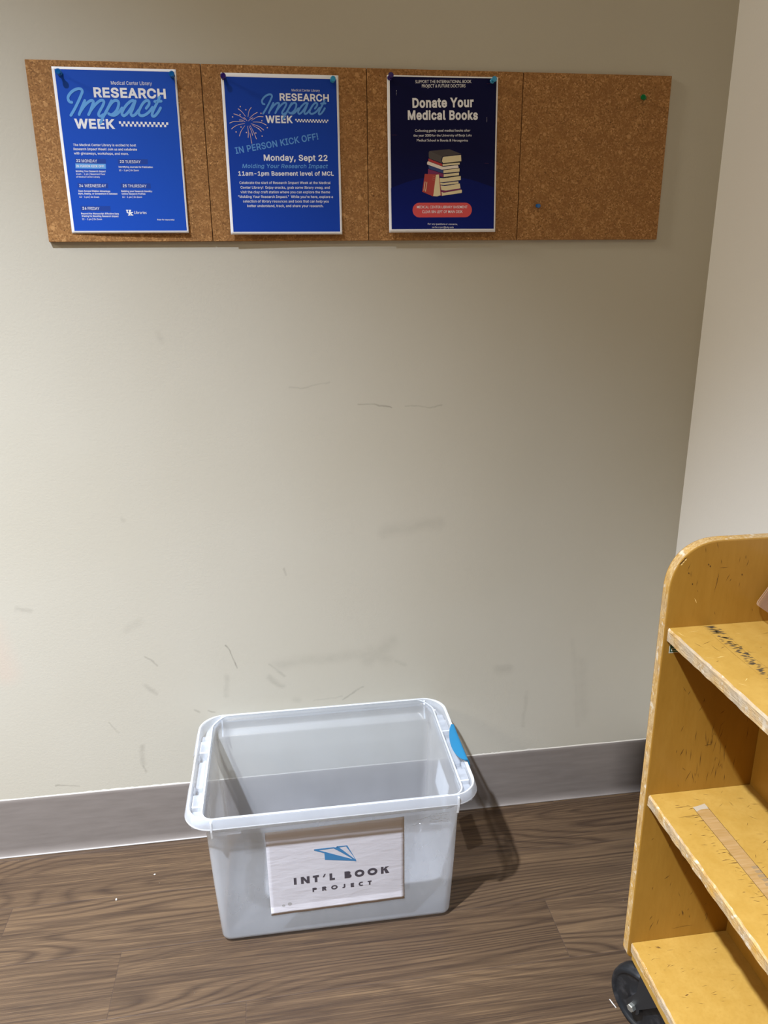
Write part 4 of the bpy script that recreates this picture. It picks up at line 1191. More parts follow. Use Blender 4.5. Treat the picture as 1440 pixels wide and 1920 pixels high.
def bin_ring(de, ds, ze, zs):
    """Rounded rectangle inset de at the ends and ds on the long sides; height ze at the ends and zs on the sides."""
    x0, x1, y0, y1 = BX0 + de, BX1 - de, BY0 + ds, BY1 - ds
    r = max(BR - (de + ds) * 0.5, 0.018)
    pts = []
    NS, NE, NC = 26, 40, 10
    def side(a, bb, n):
        for i in range(n):
            t = i / n
            pts.append((a[0] + (bb[0] - a[0]) * t, a[1] + (bb[1] - a[1]) * t, nx))
    def corner(cx, cy, a0):
        for i in range(NC):
            a = math.radians(a0 + 90.0 * i / NC)
            pts.append((cx + r * math.cos(a), cy + r * math.sin(a), abs(math.cos(a))))
    nx = 0.0; side((x0 + r, y0), (x1 - r, y0), NS); corner(x1 - r, y0 + r, -90)
    nx = 1.0; side((x1, y0 + r), (x1, y1 - r), NE); corner(x1 - r, y1 - r, 0)
    nx = 0.0; side((x1 - r, y1), (x0 + r, y1), NS); corner(x0 + r, y1 - r, 90)
    nx = 1.0; side((x0, y1 - r), (x0, y0 + r), NE); corner(x0 + r, y0 + r, 180)
    out = []
    for x, y, w in pts:
        w = w * w * (3 - 2 * w)
        z = ze * w + zs * (1 - w)
        if z > 0.29:
            z += 0.0035
        out.append(Vector((x, y, z)) - bo)
    return out

RINGS = [(0.070, 0.058, 0.0010, 0.0010), (0.066, 0.054, 0.0040, 0.0040), (0.0550, 0.0425, 0.0075, 0.0075), (0.0510, 0.0385, 0.0115, 0.0115), (0.050, 0.0375, 0.0165, 0.0165),
         (0.0435, 0.032, 0.15, 0.15), (0.0370, 0.0262, 0.292, 0.292), (0.0366, 0.0245, 0.2955, 0.2965), (0.0363, 0.0090, 0.305, 0.3020), (0.0360, 0.0062, 0.320, 0.306),
         (0.0355, 0.0052, 0.328, 0.3355), (0.0345, 0.0048, 0.3300, 0.3378), (0.0320, 0.0042, 0.3295, 0.3382), (0.0305, 0.0038, 0.326, 0.3382), (0.0295, 0.0035, 0.312, 0.3382),
         (0.0285, 0.0032, 0.3095, 0.3382), (0.0115, 0.0029, 0.3095, 0.3382), (0.0105, 0.0026, 0.312, 0.3382), (0.0095, 0.0022, 0.335, 0.3382), (0.0080, 0.0016, 0.3382, 0.3382),
         (0.0055, 0.0006, 0.3378, 0.3378), (0.0045, -0.0004, 0.3360, 0.3360), (-0.0008, -0.0022, 0.3185, 0.3185), (-0.0012, -0.0026, 0.3165, 0.3165)]
def build_bin(lo, hi, floor_cap, cut):
    bm = bmesh.new()
    rows = [[bm.verts.new(p) for p in bin_ring(*r)] for r in RINGS[lo:hi + 1]]
    n = len(rows[0])
    for k in range(len(rows) - 1):
        for i in range(n):
            j = (i + 1) % n
            if cut and lo + k >= 20:
                y = (rows[k][i].co.y + rows[k][j].co.y) / 2 + bo.y
                x = rows[k][i].co.x + bo.x
                if (x < BX0 + 0.01 or x > BX1 - 0.01) and -0.247 < y < -0.130:
                    continue
            f = bm.faces.new((rows[k][i], rows[k][j], rows[k + 1][j], rows[k + 1][i])); f.smooth = True
            side = abs(rows[k][i].co.y - rows[k][j].co.y) < 1e-6
            if lo + k in (11, 18, 19, 22) or (side and lo + k == 12):
                f.material_index = 1
    if floor_cap:
        f = bm.faces.new(rows[0][::-1])
    return bm
def shell(o, t):
    m = o.modifiers.new('wall', 'SOLIDIFY'); m.thickness = t; m.offset = 0.0
    return o
ob = mesh_obj('body', build_bin(0, 10, True, False), [MAT_BIN, MAT_BIN_EDGE], bin_root)
shell(ob, 0.0018)
ob = mesh_obj('rim', build_bin(10, 23, False, True), [MAT_BIN_RIM, MAT_BIN_EDGE], bin_root)
ob.data.set_sharp_from_angle(angle=math.radians(35))
shell(ob, 0.0016)

# corner ribs that cross the rim and run a little way down the wall
for x in (0.2455, 0.7285):
    for y, s in ((-0.3672, -1), (-0.0158, 1)):
        bm = bmesh.new()
        ox = x - bo.x; oy = y - bo.y
        pr = [(oy - s * 0.0070, 0.2930), (oy + s * 0.0030, 0.2985), (oy + s * 0.0070, 0.3165), (oy + s * 0.0070, 0.3378), (oy - s * 0.0010, 0.3385), (oy - s * 0.0010, 0.3060)]
        add_prism(bm, pr, ox - 0.0017, ox + 0.0017, 'x')
        fix_normals(bm)
        mesh_obj('rib', bm, MAT_BIN_EDGE, bin_root)

# sockets in the gutters at both ends, with the hinge bars the latches clip on
def socket(x0, x1, y0, y1, side):
    bm = bmesh.new()
    a = -1 if side < 0 else 1
    for (fa, fb, ga, gb, h0, h1) in ((0.0, 1.0, 0.0, 0.58, 0.304, 0.3345), (0.0, 1.0, 0.60, 1.0, 0.304, 0.3260)):
        ya, yb = y0 + (y1 - y0) * ga, y0 + (y1 - y0) * gb
        add_box(bm, (x0 - bo.x, min(ya, yb) - bo.y, h0), (x1 - bo.x, max(ya, yb) - bo.y, h1), bevel=0.0018, seg=1)
    for f in bm.faces:
        f.smooth = False
        f.normal_update()
        if f.calc_area() < 2.6e-4 and f.normal.z > 0.15 and f.normal.z < 0.95:
            f.material_index = 1
    mesh_obj('latch_socket', bm, [MAT_BIN_RIM, MAT_BIN_EDGE], bin_root)
socket(0.2050, 0.2270, -0.140, -0.066, -1)
socket(0.2050, 0.2270, -0.281, -0.346, -1)
socket(0.7420, 0.7640, -0.140, -0.060, 1)
socket(0.7420, 0.7640, -0.279, -0.346, 1)
for xa, xb in ((0.2055, 0.2230), (0.7460, 0.7635)):
    bm = bmesh.new()
    add_box(bm, (xa - bo.x, -0.248 - bo.y, 0.300), (xb - bo.x, -0.162 - bo.y, 0.3275), bevel=0.0035, seg=1)
    mesh_obj('latch_bridge', bm, MAT_BIN_RIM, bin_root)
    out = xa < 0.4
    xk = 0.2005 if out else 0.7685
    for y in (-0.152, -0.262):
        bm = bmesh.new()
        add_lathe(bm, [(0.0, -0.010), (0.0062, -0.010), (0.0070, -0.009), (0.0070, 0.009), (0.0062, 0.010), (0.0, 0.010)], axis_matrix((xk - bo.x, y - bo.y, 0.326), (0, 1, 0)), 20)
        fix_normals(bm)
        mesh_obj('hinge_knuckle', bm, MAT_BIN_RIM, bin_root)

# the blue latch, swung up on its hinge
bm = bmesh.new()
LY0, LY1 = -0.272, -0.140
nl, ns = 30, 14
rows = []
for i in range(nl + 1):
    t = i / nl
    y = LY0 + (LY1 - LY0) * t
    bulge = math.sin(math.pi * min(max((t - 0.02) / 0.96, 0), 1)) ** 0.6
    row = []
    for j in range(ns + 1):
        s = j / ns
        # section: from the inner lip up and over to the outer lip
        s2 = s if s > 0.35 else s
        xi, zi = 0.7655 - 0.0140 * bulge, 0.3500 - 0.0120 * bulge
        if s < 0.62:
            q = s / 0.62
            x = xi + (0.7710 - xi) * q
            z = zi + (0.3500 - zi) * math.sin(q * math.pi / 2) ** 0.9
        else:
            q = (s - 0.62) / 0.38
            x = 0.7710 + 0.0065 * math.sin(q * math.pi / 2)
            z = 0.3500 - 0.0270 * (1 - math.cos(q * math.pi / 2)) - 0.010 * q * bulge
        row.append(bm.verts.new((x - bo.x, y - bo.y, z)))
    rows.append(row)
for i in range(nl):
    for j in range(ns):
        f = bm.faces.new((rows[i][j], rows[i][j + 1], rows[i + 1][j + 1], rows[i + 1][j])); f.smooth = True
fix_normals(bm)
la = mesh_obj('latch', bm, MAT_BLUE_LATCH, bin_root)
la['label'] = 'bright blue latch'
m = la.modifiers.new('wall', 'SOLIDIFY'); m.thickness = 0.0026; m.offset = -1
m = la.modifiers.new('edge', 'BEVEL'); m.width = 0.0008; m.segments = 2; m.limit_method = 'ANGLE'

# white sticker on the outside of the end wall
bm = bmesh.new()
q = [(-0.137, 0.258), (-0.118, 0.182), (-0.222, 0.176), (-0.242, 0.262)]
def end_x(z): return BX1 - (0.0435 + (0.0370 - 0.0435) * (z - 0.15) / 0.142) + 0.0013
A = [bm.verts.new((end_x(z) - bo.x, y - bo.y, z)) for y, z in q]
B = [bm.verts.new((end_x(z) + 0.0003 - bo.x, y - bo.y, z)) for y, z in q]
bm.faces.new(A); bm.faces.new(B[::-1])
for i in range(4): bm.faces.new((A[i], A[(i + 1) % 4], B[(i + 1) % 4], B[i]))
fix_normals(bm)
mesh_obj('sticker', bm, flat('sticker_white', rgb(244, 246, 248), 0.6), bin_root)['label'] = 'white sticker on the end wall'

# ---- taped paper sign on the front
LW, LH = 279.4, 215.9
k = Nodes('sign_paper')
P = k.coord('Object')
k.base(rgb(228, 226, 232))
k.set(rough=0.34, spec=0.45)
wr = k.math('ADD', k.math('MULTIPLY', k.noise(k.mapping(P, (5, 1, 16)), 3.0, 3.0, 0.55, 0.4), 1.0), k.math('MULTIPLY', k.noise(P, 30.0, 3.0), 0.22))
k.normal(k.bump(wr, 0.16, 0.006))
MAT_SIGN = k.m
MAT_SIGN_GREY = flat('sign_print_grey', rgb(78, 74, 84), 0.4)
MAT_SIGN_BLUE = flat('sign_print_blue', rgb(66, 138, 192), 0.4)
MAT_SMUDGE = flat('sign_smudge', rgb(190, 188, 188), 0.5)
SLOPE_Z = Vector((0.0, -0.0405, 0.9992)).normalized()
S0 = Vector((0.3436, 0.0, 0.0))
def front_y(z):
    if z < 0.15:
        d = 0.0375 + (0.032 - 0.0375) * (z - 0.0135) / 0.1365
    else:
        d = 0.032 + (0.0262 - 0.032) * (z - 0.15) / 0.142
    return BY0 + d - 0.0010
SIGN_X, SIGN_TOP, SIGN_ROT = 0.3440, 0.2790, 0.0
def sign_co(u, v, e):
    z = SIGN_TOP - v / 1000.0 * 0.9992 + (u / 1000.0) * 0.0155
    lift = 0.0006 + 0.0012 * math.sin(u * 0.045 + v * 0.02) ** 2 * (abs(v / LH - 0.5) * 1.2) ** 2
    return Vector((SIGN_X + u / 1000.0 + v / 1000.0 * 0.008, front_y(z) - lift - e, z)) - bo
bm = bmesh.new()
nu, nv = 36, 28
g = [[bm.verts.new(sign_co(LW * i / nu, LH * j / nv, 0)) for i in range(nu + 1)] for j in range(nv + 1)]
for j in range(nv):
    for i in range(nu):
        f = bm.faces.new((g[j][i], g[j + 1][i], g[j + 1][i + 1], g[j][i + 1])); f.smooth = True
sign = mesh_obj('paper_sign', bm, MAT_SIGN, bin_root)
sign['label'] = 'white paper sign with blue and grey print'
m = sign.modifiers.new('sheet', 'SOLIDIFY'); m.thickness = 0.0003; m.offset = -1

def sign_layer(name, draws, m, e):
    bm = bmesh.new()
    def put(pts):
        try:
            f = bm.faces.new([bm.verts.new(sign_co(u, v, e)) for u, v in pts])
        except ValueError:
            return
        f.normal_update()
        if f.normal.y > 0: f.normal_flip()
    for d in draws: d(put)
    return mesh_obj(name, bm, m, sign)

def arc_pts(cx, cy, rx, ry, a0, a1, n=18):
    return [(cx + rx * math.cos(math.radians(a0 + (a1 - a0) * i / n)), cy - ry * math.sin(math.radians(a0 + (a1 - a0) * i / n))) for i in range(n + 1)]
def sign_letter(put, ch, x0, x1, base, cap, t):
    """Wide geometric capitals made of strokes of thickness t."""
    w = x1 - x0; top = base - cap
    def L(*p): ribbon(put, [(x0 + a * w, base - c * cap) for a, c in p], t, None, False)
    def V(a): put([(x0 + a * w - t / 2, base), (x0 + a * w + t / 2, base), (x0 + a * w + t / 2, top), (x0 + a * w - t / 2, top)])
    def Hh(c, a, bb): y = base - c * cap; put([(x0 + a * w, y - t / 2), (x0 + bb * w, y - t / 2), (x0 + bb * w, y + t / 2), (x0 + a * w, y + t / 2)])
    h = t / 2 / w; q = t / 2 / cap
    if ch == 'I': V(0.5)
    elif ch == 'N': V(h); V(1 - h); put([(x0, top), (x0 + t * 1.05, top), (x1, base), (x1 - t * 1.05, base)])
    elif ch == 'T': V(0.5); Hh(1 - q, 0, 1)
    elif ch == "'": put([(x0 + 0.55 * w, top), (x1, top), (x0 + 0.45 * w, base), (x0, base)])
    elif ch == 'L': V(h); Hh(q, 0, 1)
    elif ch == 'E': V(h); Hh(q, 0, 1); Hh(0.5, 0, 0.92); Hh(1 - q, 0, 1)
    elif ch == 'O': ribbon(put, arc_pts((x0 + x1) / 2, base - cap / 2, w / 2 - t / 2, cap / 2 * 1.06 - t / 2, 0, 360, 36), t, None, False)
    elif ch == 'C': ribbon(put, arc_pts(x0 + w * 0.62, base - cap / 2, w * 0.62 - t / 2, cap / 2 * 1.06 - t / 2, 52, 308, 26), t, None, False)
    elif ch in 'BPR':
        V(h)
        lobes = [(1.0, 0.5 if ch == 'B' else 0.44, 0.86 if ch == 'B' else 0.98)] + ([(0.56, 0.0, 1.0)] if ch == 'B' else [])
        for hi, lo, wd in lobes:
            ya, yb = base - hi * cap + t / 2, base - lo * cap - t / 2
            r = abs(yb - ya) / 2; cx = x0 + wd * w - t / 2 - r
            ribbon(put, [(x0 + t / 2, ya)] + arc_pts(cx, (ya + yb) / 2, r, r, 90, -90, 14) + [(x0 + t / 2, yb)], t, None, False)
        if ch == 'R': put([(x0 + 0.30 * w, base - 0.46 * cap), (x0 + 0.30 * w + t * 1.3, base - 0.46 * cap), (x1 + 0.04 * w, base), (x1 + 0.04 * w - t * 1.3, base)])
    elif ch == 'K':
        V(h)
        put([(x0 + t * 0.9, base - 0.42 * cap), (x0 + t * 0.9, base - 0.62 * cap), (x1 - t * 1.35, top), (x1, top)])
        put([(x0 + t * 1.1, base - 0.58 * cap), (x0 + t * 1.1 + t * 1.1, base - 0.66 * cap), (x1 + t * 0.1, base), (x1 - t * 1.3, base)])
    elif ch == 'J':
        ribbon(put, [(x1 - t / 2, top), (x1 - t / 2, base - 0.30 * cap)] + arc_pts(x1 - t / 2 - w * 0.36, base - 0.30 * cap, w * 0.36, 0.30 * cap - t / 2, 0, -150, 12)[1:], t, None, False)
draws = [(lambda put: sign_letter(put, 'I', 50.9, 55.6, 141.0, 17.6, 5.5))]
for ch, a, c in LABEL_LETTERS_BIG:
    if ch == "'":
        draws.append(lambda put, a=a, c=c: sign_letter(put, "'", a, c, 131.0, 8.2, 4.4))
    else:
        draws.append(lambda put, ch=ch, a=a, c=c: sign_letter(put, ch, a, c, 141.4, 18.0, 5.5))
for ch, a, c in LABEL_LETTERS_SMALL:
    draws.append(lambda put, ch=ch, a=a, c=c: sign_letter(put, ch, a, c, 166.6, 10.8, 3.2))
sign_layer('sign_lettering', draws, MAT_SIGN_GREY, 0.00025)
ln = [PLANE[0] + [PLANE[0][0]], PLANE[1] + [PLANE[1][0]]]
sign_layer('paper_plane_logo', [(lambda put, s=s: ribbon(put, s, 3.5)) for s in ln] + [(lambda put: polygon(put, PLANE[2])), (lambda put: polygon(put, PLANE[3]))], MAT_SIGN_BLUE, 0.00025)
sign_layer('stain', [(lambda put: disc(put, LABEL_SMUDGE[0], 3.2)), (lambda put: disc(put, LABEL_SMUDGE[1], 4.4))], MAT_SMUDGE, 0.00022)

# clear packing tape over the sign, crinkled where it passes the sign's edge
k = Nodes('clear_tape')
k.nt.nodes.remove(k.b)
tr = k.n('ShaderNodeBsdfTransparent'); tr.inputs[0].default_value = (0.985, 0.985, 0.985, 1)
gl = k.n('ShaderNodeBsdfGlossy'); gl.inputs['Roughness'].default_value = 0.10
P = k.coord('Object')
crk = k.noise(k.mapping(P, (7, 1, 26)), 4.0, 3.0, 0.6, 0.8)
k.link(k.bump(crk, 0.55, 0.012), gl.inputs['Normal'])
mx = k.n('ShaderNodeMixShader')
k.link(k.schlick(0.04), mx.inputs[0]); k.link(tr.outputs[0], mx.inputs[1]); k.link(gl.outputs[0], mx.inputs[2])
k.link(mx.outputs[0], k.out.inputs[0])
MAT_TAPE = k.m
for (u0, u1, v0, v1) in ((-42.0, 381.0 - 24.0, -2.0, 46.0), (-6.0, 300.0, 46.5, 118.0), (-4.0, 290.0, 118.5, 192.0)):
    bm = bmesh.new()
    n1, n2 = 50, 10
    g = [[bm.verts.new(sign_co(u0 + (u1 - u0) * i / n1, v0 + (v1 - v0) * j / n2, 0.0007)) for i in range(n1 + 1)] for j in range(n2 + 1)]
    for j in range(n2):
        for i in range(n1):
            f = bm.faces.new((g[j][i], g[j + 1][i], g[j + 1][i + 1], g[j][i + 1])); f.smooth = True
    mesh_obj('packing_tape', bm, MAT_TAPE, bin_root)

# crinkles along the tape's free end
bm = bmesh.new()
random.seed(21)
def crinkle(u0, v0, u1, v1, amp, n=26, r=0.00055):
    ph = random.random() * 6
    line = []
    for i in range(n + 1):
        t = i / n
        u = u0 + (u1 - u0) * t
        v = v0 + (v1 - v0) * t + amp * math.sin(t * 11 + ph) + amp * 0.6 * math.sin(t * 27 + ph * 2)
        line.append(sign_co(u, v, 0.0008))
    m = 6; rows = []
    for i, p in enumerate(line):
        d = (line[min(i + 1, n)] - line[max(i - 1, 0)]).normalized()
        a = d.cross(Vector((0, -1, 0))).normalized(); c = a.cross(d)
        rr_ = r * math.sin(math.pi * (0.06 + 0.88 * i / n)) * (0.55 + 0.45 * math.sin(i * 1.7 + ph))
        rows.append([bm.verts.new(p + a * rr_ * math.cos(2 * math.pi * q / m) + c * rr_ * math.sin(2 * math.pi * q / m)) for q in range(m)])
    for a, c in zip(rows, rows[1:]):
        for q in range(m):
            f = bm.faces.new((a[q], a[(q + 1) % m], c[(q + 1) % m], c[q])); f.smooth = True
for args in ((316, 8, 372, 6, 1.6), (330, 14, 372, 17, 2.0), (330, 20, 372, 24, 1.2), (300, 13, 330, 8, 0.8), (292, 26, 310, 22, 1.0), (344, 3, 374, 1, 0.8)):
    crinkle(*args)
fix_normals(bm)
o = mesh_obj('tape_crease', bm, MAT_BIN_EDGE, bin_root)
# ------------------------------------------------------------------ wooden book cart
def yellow_wood(name, c0, c1, c2):
    k = Nodes(name)
    P = k.coord('Object')
    n = k.noise(k.mapping(P, (6, 6, 2)), 5.0, 4.0, 0.6)
    f = k.noise(k.mapping(P, (30, 30, 4)), 6.0, 4.0, 0.6)
    c = k.mix(k.range(n, 0.3, 0.7), c0, c1)
    c = k.mix(k.math('MULTIPLY', k.range(f, 0.45, 0.75), 0.35), c, c2)
    # fine dark nicks
    v1 = k.voronoi(k.mapping(P, (22, 22, 5)), 6.0)
    nk = k.math('MULTIPLY', k.range(v1, 0.02, 0.045, 1.0, 0.0), k.range(k.noise(P, 9.0, 2.0), 0.52, 0.6))
    c = k.mix(k.math('MULTIPLY', nk, 0.6), c, rgb(82, 52, 14))
    k.base(c)
    k.set(rough=0.36, spec=0.45)
    k.normal(k.bump(f, 0.10, 0.001))
    return k.m
def raw_edge(name, stretch, grey=0.0):
    k = Nodes(name)
    P = k.coord('Object')
    n = k.noise(k.mapping(P, stretch), 5.0, 5.0, 0.7)
    m = k.noise(P, 42.0, 4.0, 0.65)
    c = k.ramp(n, [(0.28, rgb(140, 103, 53)), (0.45, rgb(183, 144, 82)), (0.6, rgb(200, 168, 114)), (0.75, rgb(211, 192, 159))])
    c = k.mix(k.range(m, 0.50, 0.68), c, rgb(193, 146, 62))
    c = k.mix(k.math('MULTIPLY', k.range(k.noise(P, 75.0, 3.0), 0.60, 0.70), 0.8), c, rgb(221, 209, 188))
    c = k.mix(k.math('MULTIPLY', k.range(k.noise(k.mapping(P, (1, 1, 1)), 24.0, 3.0), 0.35, 0.65), grey), c, rgb(176, 164, 146))
    k.base(c)
    k.set(rough=0.65, spec=0.3)
    k.normal(k.bump(k.math('ADD', n, m), 0.7, 0.002))
    return k.m
MAT_YELLOW = yellow_wood('yellow_shelf_wood', rgb(170, 132, 59), rgb(180, 143, 70), rgb(158, 120, 50))
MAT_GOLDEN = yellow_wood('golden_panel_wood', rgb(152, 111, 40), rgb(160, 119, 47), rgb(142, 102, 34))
MAT_EDGE_V = raw_edge('worn_panel_edge', (60, 60, 14), 0.25)
MAT_EDGE_H = raw_edge('worn_shelf_edge', (50, 16, 70), 0.75)
MAT_SCRATCH = flat('dark_scratch', rgb(84, 54, 18), 0.6)
MAT_PALE_SCRATCH = flat('pale_scratch', rgb(232, 200, 128), 0.6)

CX0, CX1, CYF, CLEN = 0.981, 1.3405, -0.630, 0.92
CYN = CYF - CLEN
cart = thing('book_cart', 'worn yellow wooden book cart with open shelves, standing against the white wall', 'book cart', ((CX0 + CX1) / 2, (CYF + CYN) / 2, 0.0))
co_ = Vector(cart.location)

def panel_outline():
    xa, xb, zb, zt = CX0 - 0.0045, CX1 + 0.0045, 0.169, 0.9525
    rx, rz = 0.078, 0.080
    pts = []
    for i in range(6):
        a = math.radians(180 + 90 * i / 5)
        pts.append((xa + 0.010 + 0.010 * math.cos(a), zb + 0.010 + 0.010 * math.sin(a)))
    for i in range(6):
        a = math.radians(270 + 90 * i / 5)
        pts.append((xb - 0.010 + 0.010 * math.cos(a), zb + 0.010 + 0.010 * math.sin(a)))
    for i in range(17):
        a = math.radians(90 * i / 16)
        pts.append((xb - rx + rx * math.cos(a) ** 0.88, zt - rz + rz * math.sin(a) ** 0.88))
    for i in range(17):
        a = math.radians(90 + 90 * i / 16)
        pts.append((xa + rx - rx * abs(math.cos(a)) ** 0.88, zt - rz + rz * abs(math.sin(a)) ** 0.88))
    return pts

def scratch(bm, p, d, L, w, nrm, mi):
    """A thin mark of length L, width w lying on a face."""
    d = Vector(d).normalized(); n = Vector(nrm); s = n.cross(d).normalized()
    p = Vector(p) + n * 0.00012
    mid = p + d * L * 0.5 + s * random.uniform(-0.04, 0.04) * L
    vs = [bm.verts.new(q) for q in (p, mid + s * w * 0.5, p + d * L, mid - s * w * 0.5)]
    f = bm.faces.new(vs); f.normal_update()
    if f.normal.dot(n) < 0: f.normal_flip()
    f.material_index = mi

def end_panel(y0, y1, inner, marks):
    bm = bmesh.new()
    fs = add_prism(bm, [(x - co_.x, z) for x, z in panel_outline()], y0 - co_.y, y1 - co_.y, 'y')
    fix_normals(bm)
    edges = [e for e in bm.edges if (e.link_faces[0] in fs[:2]) != (e.link_faces[1] in fs[:2])]
    for f in fs[2:]:
        f.material_index = 1
    bmesh.ops.bevel(bm, geom=edges, offset=0.0018, segments=2, affect='EDGES', profile=0.6)
    if marks:
        random.seed(11)
        Y = inner - co_.y
        def mk(x, z, d, L, w, mi=2): scratch(bm, (x - co_.x, Y, z), (d[0], 0, d[1]), L, w, (0, -1, 0), mi)
        for _ in range(30):     # upright scratches in the middle bay
            x, z = random.gauss(1.075, 0.020), random.uniform(0.525, 0.615)
            mk(x, z, (random.gauss(0.0, 0.12), 1), random.uniform(0.008, 0.034), random.uniform(0.0006, 0.0012))
        for _ in range(22):
            x, z = random.uniform(0.995, 1.14), random.uniform(0.52, 0.77)
            mk(x, z, (random.gauss(0, 0.5), 1), random.uniform(0.004, 0.014), random.uniform(0.0005, 0.0010))
        mk(1.068, 0.598, (1, 0.1), 0.013, 0.0012); mk(1.088, 0.655, (0.8, 0.6), 0.010, 0.0012); mk(1.028, 0.583, (0.4, 1), 0.014, 0.0016)
        for _ in range(22):     # bottom bay
            x, z = random.uniform(0.992, 1.12), random.uniform(0.21, 0.47)
            mk(x, z, (random.gauss(0.2, 0.5), 1), random.uniform(0.005, 0.016), random.uniform(0.0005, 0.0012))
        mk(1.069, 0.262, (0.3, -1), 0.014, 0.0026); mk(1.012, 0.225, (0.35, 1), 0.020, 0.0012); mk(1.117, 0.228, (0.12, 1), 0.022, 0.0010)
        mk(1.028, 0.335, (1, 0.8), 0.012, 0.0014); mk(1.053, 0.222, (1, 0.06), 0.045, 0.0006)
        for _ in range(16):     # top bay
            x, z = random.uniform(1.0, 1.12), random.uniform(0.83, 0.94)
            mk(x, z, (random.gauss(0, 0.35), 1), random.uniform(0.003, 0.014), random.uniform(0.0005, 0.0009))
        for x, z in ((1.034, 0.917), (1.037, 0.914), (1.0905, 0.897), (1.004, 0.905), (1.012, 0.887)):
            mk(x, z, (0.3, -1), 0.0038, 0.0024)
        mk(1.052, 0.909, (1, 0.02), 0.016, 0.0007); mk(1.049, 0.868, (0.12, 1), 0.035, 0.0009)
        for x, z, d in ((1.023, 0.853, (-0.5, 1)), (1.012, 0.452, (1, 0.1)), (1.011, 0.447, (1, 0.15))):
            mk(x, z, d, 0.010, 0.0012, 3)
        # dark nicks where the arched corner has been knocked
        for x, z in ((0.9905, 0.9205), (0.9880, 0.9175), (0.9935, 0.9240)):
            mk(x, z, (0.8, 0.9), 0.007, 0.0022); mk(x + 0.002, z - 0.001, (0.8, 0.9), 0.005, 0.0026, 3)
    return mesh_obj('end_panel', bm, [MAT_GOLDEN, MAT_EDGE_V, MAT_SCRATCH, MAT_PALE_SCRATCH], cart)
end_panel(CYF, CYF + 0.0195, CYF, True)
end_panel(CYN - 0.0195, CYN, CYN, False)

# ---- shelves
def shelf(zt, th, marks, apron=0.0):
    random.seed(int(zt * 1000))
    bm = bmesh.new()
    t = bmesh.new()
    n = 90
    y0, y1 = CYN + 0.0003, CYF - 0.0003
    # the front edge is chipped, so its top line wavers
    sec = []
    for i in range(n + 1):
        y = y0 + (y1 - y0) * i / n
        j = random.uniform(0, 0.0011) if marks else 0.0003
        j2 = random.uniform(0, 0.0016) if marks else 0.0004
        sec.append([(CX0 + j2, zt - th + 0.0005), (CX0 + 0.0002 + j * 0.4, zt - 0.0035), (CX0 + 0.0016 + j * 1.6, zt), (CX1 - 0.001, zt), (CX1, zt - 0.002), (CX1, zt - th)])
    rows = [[bm.verts.new((x - co_.x, y0 + (y1 - y0) * i / n - co_.y, z)) for x, z in s] for i, s in enumerate(sec)]
    for a, c in zip(rows, rows[1:]):
        for q in range(6):
            f = bm.faces.new((a[q], c[q], c[(q + 1) % 6], a[(q + 1) % 6]))
            f.material_index = 1 if q in (0, 1) else 0
    bm.faces.new(rows[0]); bm.faces.new(rows[-1][::-1])
    fix_normals(bm)
    if marks:
        marks(bm, zt)
    t.free()
    o = mesh_obj('shelf', bm, [MAT_YELLOW, MAT_EDGE_H, MAT_SCRATCH, MAT_PALE_SCRATCH], cart)
    return o
def flat_mark(bm, x, y, z, d, L, w, mi=2):
    scratch(bm, (x - co_.x, y - co_.y, z), (d[0], d[1], 0), L, w, (0, 0, 1), mi)

def marks_top(bm, z):
    A0, A1, B0, B1 = Vector((1.036, -0.632)), Vector((1.034, -0.800)), Vector((1.060, -0.636)), Vector((1.078, -0.735))
    B1 = B0 + (A1 - A0)
    L = 56
    for i in range(L):
        s = (i + 0.5) / L
        dens = 1.0 if s < 0.16 else (0.6 if s < 0.3 else (0.9 if s < 0.52 else 0.8))
        p, q = A0 + (A1 - A0) * s, B0 + (B1 - B0) * s
        if random.random() < dens:
            a = random.uniform(0.0, 0.45) if s > 0.16 else random.uniform(0, 0.08)
            ln = (q - p).length * (random.uniform(0.25, 0.5) if s > 0.16 else random.uniform(0.7, 0.95))
            st = p + (q - p) * a
            flat_mark(bm, st.x, st.y, z, (1, random.uniform(-0.25, 0.05)), ln, random.uniform(0.0018, 0.0040), 4)
        if random.random() < dens * 0.6:
            st = p + (q - p) * random.uniform(0.3, 0.75)
            flat_mark(bm, st.x, st.y, z, (1, random.uniform(-0.3, 0.1)), random.uniform(0.004, 0.011), random.uniform(0.0016, 0.0036), 4)
    for P0, P1 in ((A0, A1), (B0, B1)):
        d = (P1 - P0); flat_mark(bm, P0.x, P0.y, z, (d.x, d.y), d.length, 0.0004)
    for _ in range(26):
        flat_mark(bm, random.uniform(0.99, 1.15), random.uniform(-0.85, -0.64), z, (random.gauss(0, 1), random.gauss(0, 0.6)), random.uniform(0.003, 0.02), random.uniform(0.0004, 0.0008), random.choice((2, 2, 3)))
    flat_mark(bm, 1.016, -0.690, z, (0.1, -1), 0.022, 0.0007); flat_mark(bm, 1.003, -0.727, z, (1, 0.1), 0.014, 0.001, 3)
